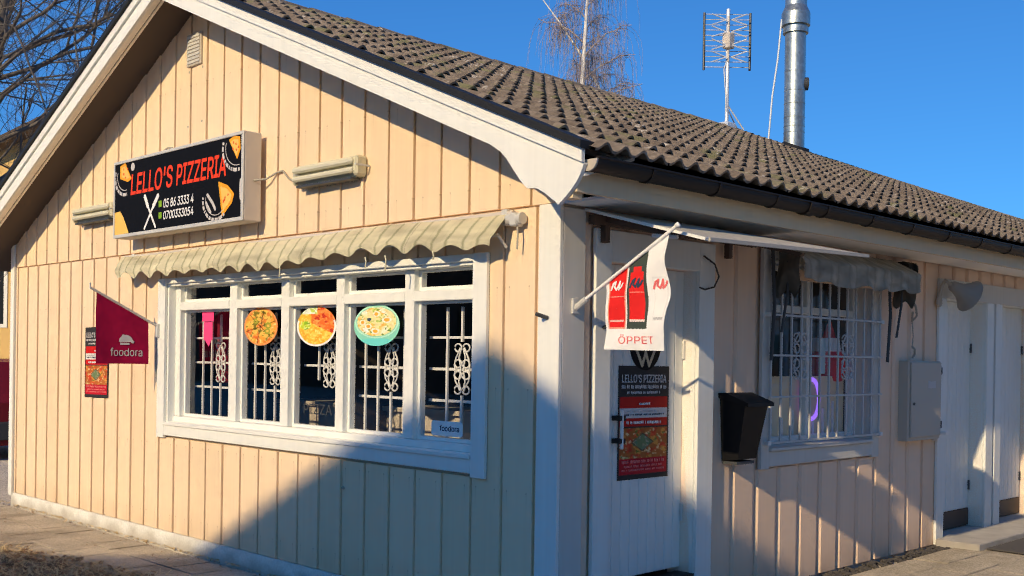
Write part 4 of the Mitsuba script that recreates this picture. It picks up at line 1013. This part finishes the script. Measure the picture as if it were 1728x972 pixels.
add(f'{BLm}__bulb', trimesh.creation.icosphere(subdivisions=2, radius=.055).apply_translation(along(.2)) if False else (lambda s: (s.apply_translation(along(.155)), s)[1])(trimesh.creation.icosphere(subdivisions=2, radius=.04)), 'white_plastic', smooth=True)

# ------------------------------------------------------------------ aerial on the ridge
AE = 'roof_aerial'
tag(AE, 'pale grid television aerial on a mast standing on the roof ridge', 'aerial')
mx, my = -4.05, 7.62
add(f'{AE}__mast', tube([(mx, my, 4.60), (mx, my, 6.25)], .026, 10), 'antenna_metal', smooth=True)
add(f'{AE}__foot', cat(box(mx - .08, mx + .08, my - .10, my + .10, 4.66, 4.75, .01), tube([(mx, my, 5.0), (mx + .12, my + .22, 4.68)], .010, 6), tube([(mx, my, 4.95), (mx - .02, my + .30, 4.70)], .010, 6)), 'antenna_metal')
dv = np.array([.707, .707, 0]); od = np.array([.707, -.707, 0])
def ap(u, z, w=0.0): return np.array([mx, my, z]) + dv * u + od * w
rods = [tube([ap(-.30, z, -.06), ap(.30, z, -.06)], .006, 5) for z in np.linspace(5.50, 6.20, 11)]
add(f'{AE}__reflector', cat(*rods), 'antenna_metal')
add(f'{AE}__side_rail', tube([ap(-.305, 5.46, -.06), ap(-.305, 6.22, -.06)], .017, 8), 'dark_metal'); add(f'{AE}__side_rail', tube([ap(.305, 5.46, -.06), ap(.305, 6.22, -.06)], .017, 8), 'dark_metal')
for zb in (5.60, 5.76, 5.93, 6.09):
    ms = []
    for s in (-1, 1):
        for e in (-1, 1): ms.append(tube([ap(s * .03, zb, .07), ap(s * .23, zb + e * .07, .09)], .009, 5))
    add(f'{AE}__bow_tie', cat(*ms), 'antenna_metal')
add(f'{AE}__feed_box', cat(box(mx - .035, mx + .085, my - .085, my + .035, 5.72, 5.92, .01), tube([ap(0, 5.55, .03), ap(0, 6.15, .03)], .014, 8)), 'box_white')
add('aerial_cable', tube([ap(.0, 5.62, .02), ap(-.05, 5.45, .02), ap(-.03, 5.2, .03), ap(-.01, 4.9, .03)], .009, 5), 'cable_white', smooth=True); tag('aerial_cable', 'pale cable hanging beside the aerial mast', 'cable')
q0 = np.array([cx, cy, 0]) ; 
add('flue_cable', tube([q0 + [-.14, -.12, 6.12], q0 + [-.17, -.15, 5.6], q0 + [-.22, -.19, 5.1], q0 + [-.23, -.22, 4.75], q0 + [-.25, -.24, 4.35]], .012, 6), 'cable_white', smooth=True); tag('flue_cable', 'white cable running down beside the steel flue', 'cable')

# ------------------------------------------------------------------ trees
def grow(rs, p, d, r, l, depth, out, spread=.55, droop=0.0, minr=.006, up=.1, kids=(2, 3), shrink=.72):
    """recursive branching; out collects (points, radii, depth)"""
    n = 5; pts = [p]; cur = p; dd = d
    for a in range(n):
        dd = dd + rs.normal(0, .11, 3) + np.array([0, 0, up - droop * (1.0 if depth > 1 else .3)]) * .22
        dd /= np.linalg.norm(dd); cur = cur + dd * l / n; pts.append(cur)
    r1 = max(r * .62, minr * .7)
    out.append((np.array(pts), np.linspace(r, r1, n + 1), depth))
    if r < minr or depth > 6: return
    for a in range(rs.integers(kids[0], kids[1] + 1)):
        t = rs.uniform(.35, 1.0) if a else 1.0
        q = pts[int(round(t * n))]
        nd = dd + rs.normal(0, spread, 3); nd /= np.linalg.norm(nd)
        grow(rs, q, nd, r1 * rs.uniform(.55, .85), l * rs.uniform(.6, .95) * shrink / .8, depth + 1, out, spread, droop, minr, up, kids, shrink)
def tubes(list_, sides):
    """many thin tubes in one mesh, fast"""
    VS, FS, o = [], [], 0
    for pts, rad in list_:
        k_ = len(pts); t = np.gradient(pts, axis=0); t /= np.linalg.norm(t, axis=1, keepdims=True) + 1e-9
        a = np.cross(t, [.31, .52, .79]); a /= np.linalg.norm(a, axis=1, keepdims=True) + 1e-9; b = np.cross(t, a)
        ang = np.arange(sides) * 2 * np.pi / sides
        v = pts[:, None] + rad[:, None, None] * (np.cos(ang)[None, :, None] * a[:, None] + np.sin(ang)[None, :, None] * b[:, None])
        i_, j_ = np.meshgrid(np.arange(k_ - 1), np.arange(sides), indexing='ij')
        q_ = np.stack([i_ * sides + j_, i_ * sides + (j_ + 1) % sides, (i_ + 1) * sides + (j_ + 1) % sides, (i_ + 1) * sides + j_], -1).reshape(-1, 4)
        VS.append(v.reshape(-1, 3)); FS.append(np.vstack([q_[:, [0, 1, 2]], q_[:, [0, 2, 3]]]) + o); o += k_ * sides
    m = trimesh.Trimesh(np.vstack(VS), np.vstack(FS), process=False)
    return m
def bare_tree(key, base, h, r0, seed, bark, twig, lean=(0, 0), kids=(2, 3), spread=.55):
    rs = np.random.default_rng(seed); out = []
    top = base + np.array([lean[0], lean[1], h])
    tr = [base + (top - base) * t + np.array([math.sin(t * 5) * .12, math.cos(t * 4) * .1, 0]) * t for t in np.linspace(0, 1, 9)]
    add(f'{key}__trunk', tubes([(np.array(tr), np.linspace(r0, r0 * .3, 9))], 10), bark, smooth=True)
    for t in np.linspace(.36, 1, 50):
        p = base + (top - base) * t; a = rs.uniform(0, 2 * np.pi)
        d = np.array([math.cos(a), math.sin(a), rs.uniform(.2, .9)]); d /= np.linalg.norm(d)
        grow(rs, p, d, r0 * .27 * (1.2 - t * .6), h * .25 * (1.25 - .5 * t), 0, out, spread, 0.0, .0055, .12, kids)
    thick = [(p, r) for p, r, d in out if d <= 1]; thin = [(p, r) for p, r, d in out if d > 1]
    add(f'{key}__limbs', tubes(thick, 6), bark, smooth=True)
    add(f'{key}__twigs', tubes(thin, 3), twig, smooth=True); labels[f'{key}__twigs'] = {'label': 'fine bare twigs', 'kind': 'stuff'}
    return len(thin)
nt = bare_tree('bare_tree', np.array([-19.7, 2.9, 0.0]), 11.0, .22, 3, 'grey_bark', 'grey_bark', (.9, 1.3), (3, 5), .62)
tag('bare_tree', 'leafless grey branched tree behind the left roof edge', 'tree')
def birch(key, base, h, r0, seed, lab, lean, n_limb=16, tw=46, bend=1, lf=.8):
    rs = np.random.default_rng(seed)
    tag(key, lab, 'tree')
    top = base + np.array([lean[0], lean[1], h])
    cur = lambda t: base + np.array([lean[0] * t ** bend, lean[1] * t ** bend, h * t]) + np.array([math.sin(t * 6 + seed) * .16, math.cos(t * 5) * .16, 0])
    add(f'{key}__trunk', tubes([(np.array([cur(t) for t in np.linspace(0, 1, 16)]), np.linspace(r0, .02, 16))], 10), 'birch_bark', smooth=True)
    limbs, tws = [], []
    for k_ in range(n_limb):
        t = .45 + .53 * k_ / n_limb; p = cur(t); a = rs.uniform(0, 2 * np.pi); l = h * .20 * (1.35 - t) * lf
        pts = [p + np.array([math.cos(a), math.sin(a), 0]) * l * s + np.array([0, 0, 1]) * l * (1.1 * s - .55 * s * s) + rs.normal(0, .05, 3) * s for s in np.linspace(0, 1, 7)]
        pts = np.array(pts); limbs.append((pts, np.linspace(r0 * .30 * (1.2 - t), .012, 7)))
        for b in range(tw):
            s = rs.uniform(.15, 1); q = pts[int(s * 6)] + rs.normal(0, .10, 3); a2 = rs.uniform(0, 2 * np.pi); L_ = rs.uniform(.5, 2.4) * h / 16
            d = np.array([math.cos(a2), math.sin(a2), 0]) * rs.uniform(.12, .55)
            tws.append((np.array([q + d * L_ * (1 - (1 - u) ** 2) + np.array([0, 0, 1]) * L_ * (.25 * u - 1.0 * u * u) + rs.normal(0, .015, 3) for u in np.linspace(0, 1, 6)]), np.linspace(.0085, .0045, 6)))
    add(f'{key}__limbs', tubes(limbs, 6), 'birch_twig', smooth=True)
    add(f'{key}__twigs', tubes(tws, 3), 'birch_twig', smooth=True); labels[f'{key}__twigs'] = {'label': 'drooping reddish bare twigs', 'kind': 'stuff'}
birch('birch_tree', np.array([-22.85, 24.85, 0.0]), 17.5, .20, 11, 'white trunked bare birch rising behind the ridge, the taller one', (.85, .75), 20, 52)
birch('birch_tree_001', np.array([-20.45, 27.45, 0.0]), 14.8, .17, 12, 'thinner leaning bare birch left of the tall white trunk', (-3.05, -3.05), 14, 40, 3, .6)

# ------------------------------------------------------------------ yellow house and car at the left edge
YH = 'yellow_house'
tag(YH, 'yellow house with dark roof behind the tree at the left edge', 'house')
hx, hy0, hy1, ez, rz_ = 0.0, 0.0, 10.4, 6.1, 8.5
HM = trimesh.transformations.translation_matrix([-28.4, 5.4, 0]) @ trimesh.transformations.rotation_matrix(math.radians(-50), [0, 0, 1])
def addh(key, m, b):
    m.apply_transform(HM); return add(key, m, b)
gp = Polygon([(hy0, -.2), (hy1, -.2), (hy1, ez), ((hy0 + hy1) / 2, rz_), (hy0, ez)])
hw = [sbox(1.55, 2.3, 2.12, 4.0), sbox(4.6, 2.4, 5.7, 4.0), sbox(7.5, 2.4, 8.6, 4.0), sbox(3.6, 5.4, 4.7, 6.8), sbox(5.7, 5.4, 6.8, 6.8)]
addh(f'{YH}__wall', cat(yz(gp.difference(unary_union(hw)), hx - .3, hx), box(hx - 12, hx - .3, hy0, hy0 + .3, -.2, ez), box(hx - 12, hx - .3, hy1 - .3, hy1, -.2, ez)), 'house_yellow')
for w_ in hw:
    b = w_.bounds
    k_ = addh(f'{YH}__window', cat(box(hx - .12, hx + .03, b[0] - .1, b[0], b[1] - .1, b[3] + .1), box(hx - .12, hx + .03, b[2], b[2] + .1, b[1] - .1, b[3] + .1), box(hx - .12, hx + .03, b[0], b[2], b[1] - .1, b[1]), box(hx - .12, hx + .03, b[0], b[2], b[3], b[3] + .1)), 'white_paint')
    addh(f'{k_}__pane', box(hx - .10, hx - .08, b[0], b[2], b[1], b[3]), 'dark_glass')
def roofslab(x0, x1, ya_, za_, yb, zb, th=.22):
    p = Polygon([(ya_, za_), (yb, zb), (yb, zb + th), (ya_, za_ + th)]); return yz(p, x0, x1)
ym = (hy0 + hy1) / 2; sl = (rz_ - ez) / (ym - hy0)
addh(f'{YH}__roof', cat(roofslab(hx - 12.3, hx + .5, hy0 - .6, ez - .6 * sl, ym, rz_), roofslab(hx - 12.3, hx + .5, ym + .001, rz_, hy1 + .6, ez - .6 * sl)), 'house_roof')
CR = 'red_car'
tag(CR, 'dark red parked car cut off at the left edge behind the gable', 'car')
c_x, c_y = -13.30, 1.15
body = Polygon([(0, .25), (-4.3, .25), (-4.35, .75), (-3.6, .95), (-.25, 1.0), (-.02, .85)]).buffer(.05)
roofp = Polygon([(-.18, .98), (-.55, 1.46), (-2.2, 1.50), (-3.2, .97)]).buffer(.03)
def carxz(p, y0, y1):
    m = xz(p, y0, y1); m.apply_translation((c_x, 0, GZ)); return m
add(f'{CR}__body', cat(carxz(body, c_y, c_y + 1.7), carxz(roofp.difference(Polygon([(-.32, 1.02), (-.60, 1.38), (-1.5, 1.42), (-1.5, 1.02)])), c_y + .08, c_y + .12), carxz(roofp, c_y + .12, c_y + 1.6)), 'car_red', smooth=30)
add(f'{CR}__window', carxz(Polygon([(-.34, 1.03), (-.60, 1.37), (-1.5, 1.41), (-1.5, 1.03)]), c_y + .09, c_y + .118), 'dark_glass')
for wx in (-.75, -3.5):
    for wy in (c_y - .02, c_y + 1.5):
        k_ = add(f'{CR}__wheel', tube([(c_x + wx, wy, GZ + .31), (c_x + wx, wy + .2, GZ + .31)], .31, 24), 'tyre_black', smooth=40)
        add(f'{k_}__rim', tube([(c_x + wx, wy - .008, GZ + .31), (c_x + wx, wy + .01, GZ + .31)], .19, 18), 'silver_trim')
add(f'{CR}__bumper', carxz(Polygon([(.02, .28), (.10, .30), (.10, .55), (.02, .58)]), c_y + .05, c_y + 1.65), 'dark_metal')
add(f'{CR}__tail_light', box(c_x + .0, c_x + .075, c_y + .02, c_y + .2, GZ + .72, GZ + .90, .01), 'red_letter')

# ------------------------------------------------------------------ neighbouring house across the yard (behind the viewer): its gable throws the pointed shadow
NH = 'grey_house'
tag(NH, 'tall grey gabled house across the yard, facing the shop gable', 'house')
s_ = 16.0
apx, apy, apz = -.56 + SUN[0] * s_, -s_, 1.705 + SUN[2] * s_
hw2, tl, trr = 5.2, .50, .52
ng = Polygon([(apx - hw2, -.2), (apx + hw2, -.2), (apx + hw2, apz - trr * hw2), (apx, apz - .02), (apx - hw2, apz - tl * hw2)])
nw = [sbox(apx + dx, z, apx + dx + 1.0, z + 1.3) for dx in (-3.4, -.5, 2.4) for z in (1.0, 3.8)]
add(f'{NH}__wall', cat(xz(ng.difference(unary_union(nw)), apy - .3, apy), box(apx - hw2, apx - hw2 + .3, apy - 11, apy - .3, -.2, apz - tl * hw2 - .1), box(apx + hw2 - .3, apx + hw2, apy - 11, apy - .3, -.2, apz - trr * hw2 - .1)), 'house_grey')
for w_ in nw:
    b = w_.bounds
    k_ = add(f'{NH}__window', cat(box(b[0] - .1, b[0], apy - .1, apy + .03, b[1] - .1, b[3] + .1), box(b[2], b[2] + .1, apy - .1, apy + .03, b[1] - .1, b[3] + .1), box(b[0], b[2], apy - .1, apy + .03, b[1] - .1, b[1]), box(b[0], b[2], apy - .1, apy + .03, b[3], b[3] + .1)), 'white_paint')
    add(f'{k_}__pane', box(b[0], b[2], apy - .10, apy - .08, b[1], b[3]), 'dark_glass')
add(f'{NH}__roof', cat(xz(Polygon([(apx, apz - .15), (apx, apz), (apx - hw2 - .4, apz - tl * (hw2 + .4)), (apx - hw2 - .4, apz - tl * (hw2 + .4) - .15)]), apy - 11.3, apy + .01), xz(Polygon([(apx + .001, apz - .15), (apx + .001, apz), (apx + hw2 + .4, apz - trr * (hw2 + .4)), (apx + hw2 + .4, apz - trr * (hw2 + .4) - .15)]), apy - 11.3, apy + .01)), 'house_roof')



# ------------------------------------------------------------------ pale house across the street, to the right of the viewer
PH = 'pale_house'
tag(PH, 'long two storey cream house across the street from the side doors', 'house')
mat('pale_render', (0.78, 0.70, 0.55), 0.85)
phw = [sbox(y_, z_, y_ + 1.2, z_ + 1.3) for y_ in (0.0, 4.0, 8.0, 12.0, 16.0, 20.0) for z_ in (1.0, 4.2)]
add(f'{PH}__wall', cat(yz(sbox(-2, -.2, 24, 6.6).difference(unary_union(phw)), 11.0, 11.3), box(11.3, 18, -2, -1.7, -.2, 6.6), box(11.3, 18, 23.7, 24, -.2, 6.6)), 'pale_render')
for w_ in phw:
    b = w_.bounds
    k_ = add(f'{PH}__window', cat(box(10.97, 11.12, b[0] - .1, b[0], b[1] - .1, b[3] + .1), box(10.97, 11.12, b[2], b[2] + .1, b[1] - .1, b[3] + .1), box(10.97, 11.12, b[0], b[2], b[1] - .1, b[1]), box(10.97, 11.12, b[0], b[2], b[3], b[3] + .1)), 'white_paint')
    add(f'{k_}__pane', box(11.08, 11.10, b[0], b[2], b[1], b[3]), 'dark_glass')
add(f'{PH}__roof', cat(xz(Polygon([(10.5, 6.5), (14.6, 8.6), (14.6, 8.8), (10.5, 6.7)]), -2.4, 24.4), xz(Polygon([(14.601, 8.6), (18.7, 6.5), (18.7, 6.7), (14.601, 8.8)]), -2.4, 24.4)), 'house_roof')

# ------------------------------------------------------------------ long dark barn across the yard (mirrored in the shop window)
BA = 'brown_barn'
tag(BA, 'long dark brown wooden barn across the yard, left of the grey house', 'barn')
mat('barn_brown', (0.15, 0.095, 0.065), 0.9)
add(f'{BA}__wall', cat(box(-75, -12, -28.3, -28, -.3, 6.2), box(-12.3, -12, -38, -28.3, -.3, 6.2), box(-75, -74.7, -38, -28.3, -.3, 6.2)), 'barn_brown')
add(f'{BA}__roof', cat(slabx := hexa([(-76, -27.4, 6.0), (-11, -27.4, 6.0), (-11, -33, 9.4), (-76, -33, 9.4)], [(-76, -27.4, 6.2), (-11, -27.4, 6.2), (-11, -33, 9.6), (-76, -33, 9.6)]), hexa([(-76, -38.6, 6.0), (-11, -38.6, 6.0), (-11, -33.001, 9.4), (-76, -33.001, 9.4)], [(-76, -38.6, 6.2), (-11, -38.6, 6.2), (-11, -33.001, 9.6), (-76, -33.001, 9.6)])), 'house_roof')
for xb_ in (-68, -52, -36, -20):
    add(f'{BA}__door', box(xb_, xb_ + 4, -27.99, -27.9, -.1, 3.6), 'kick_brown')
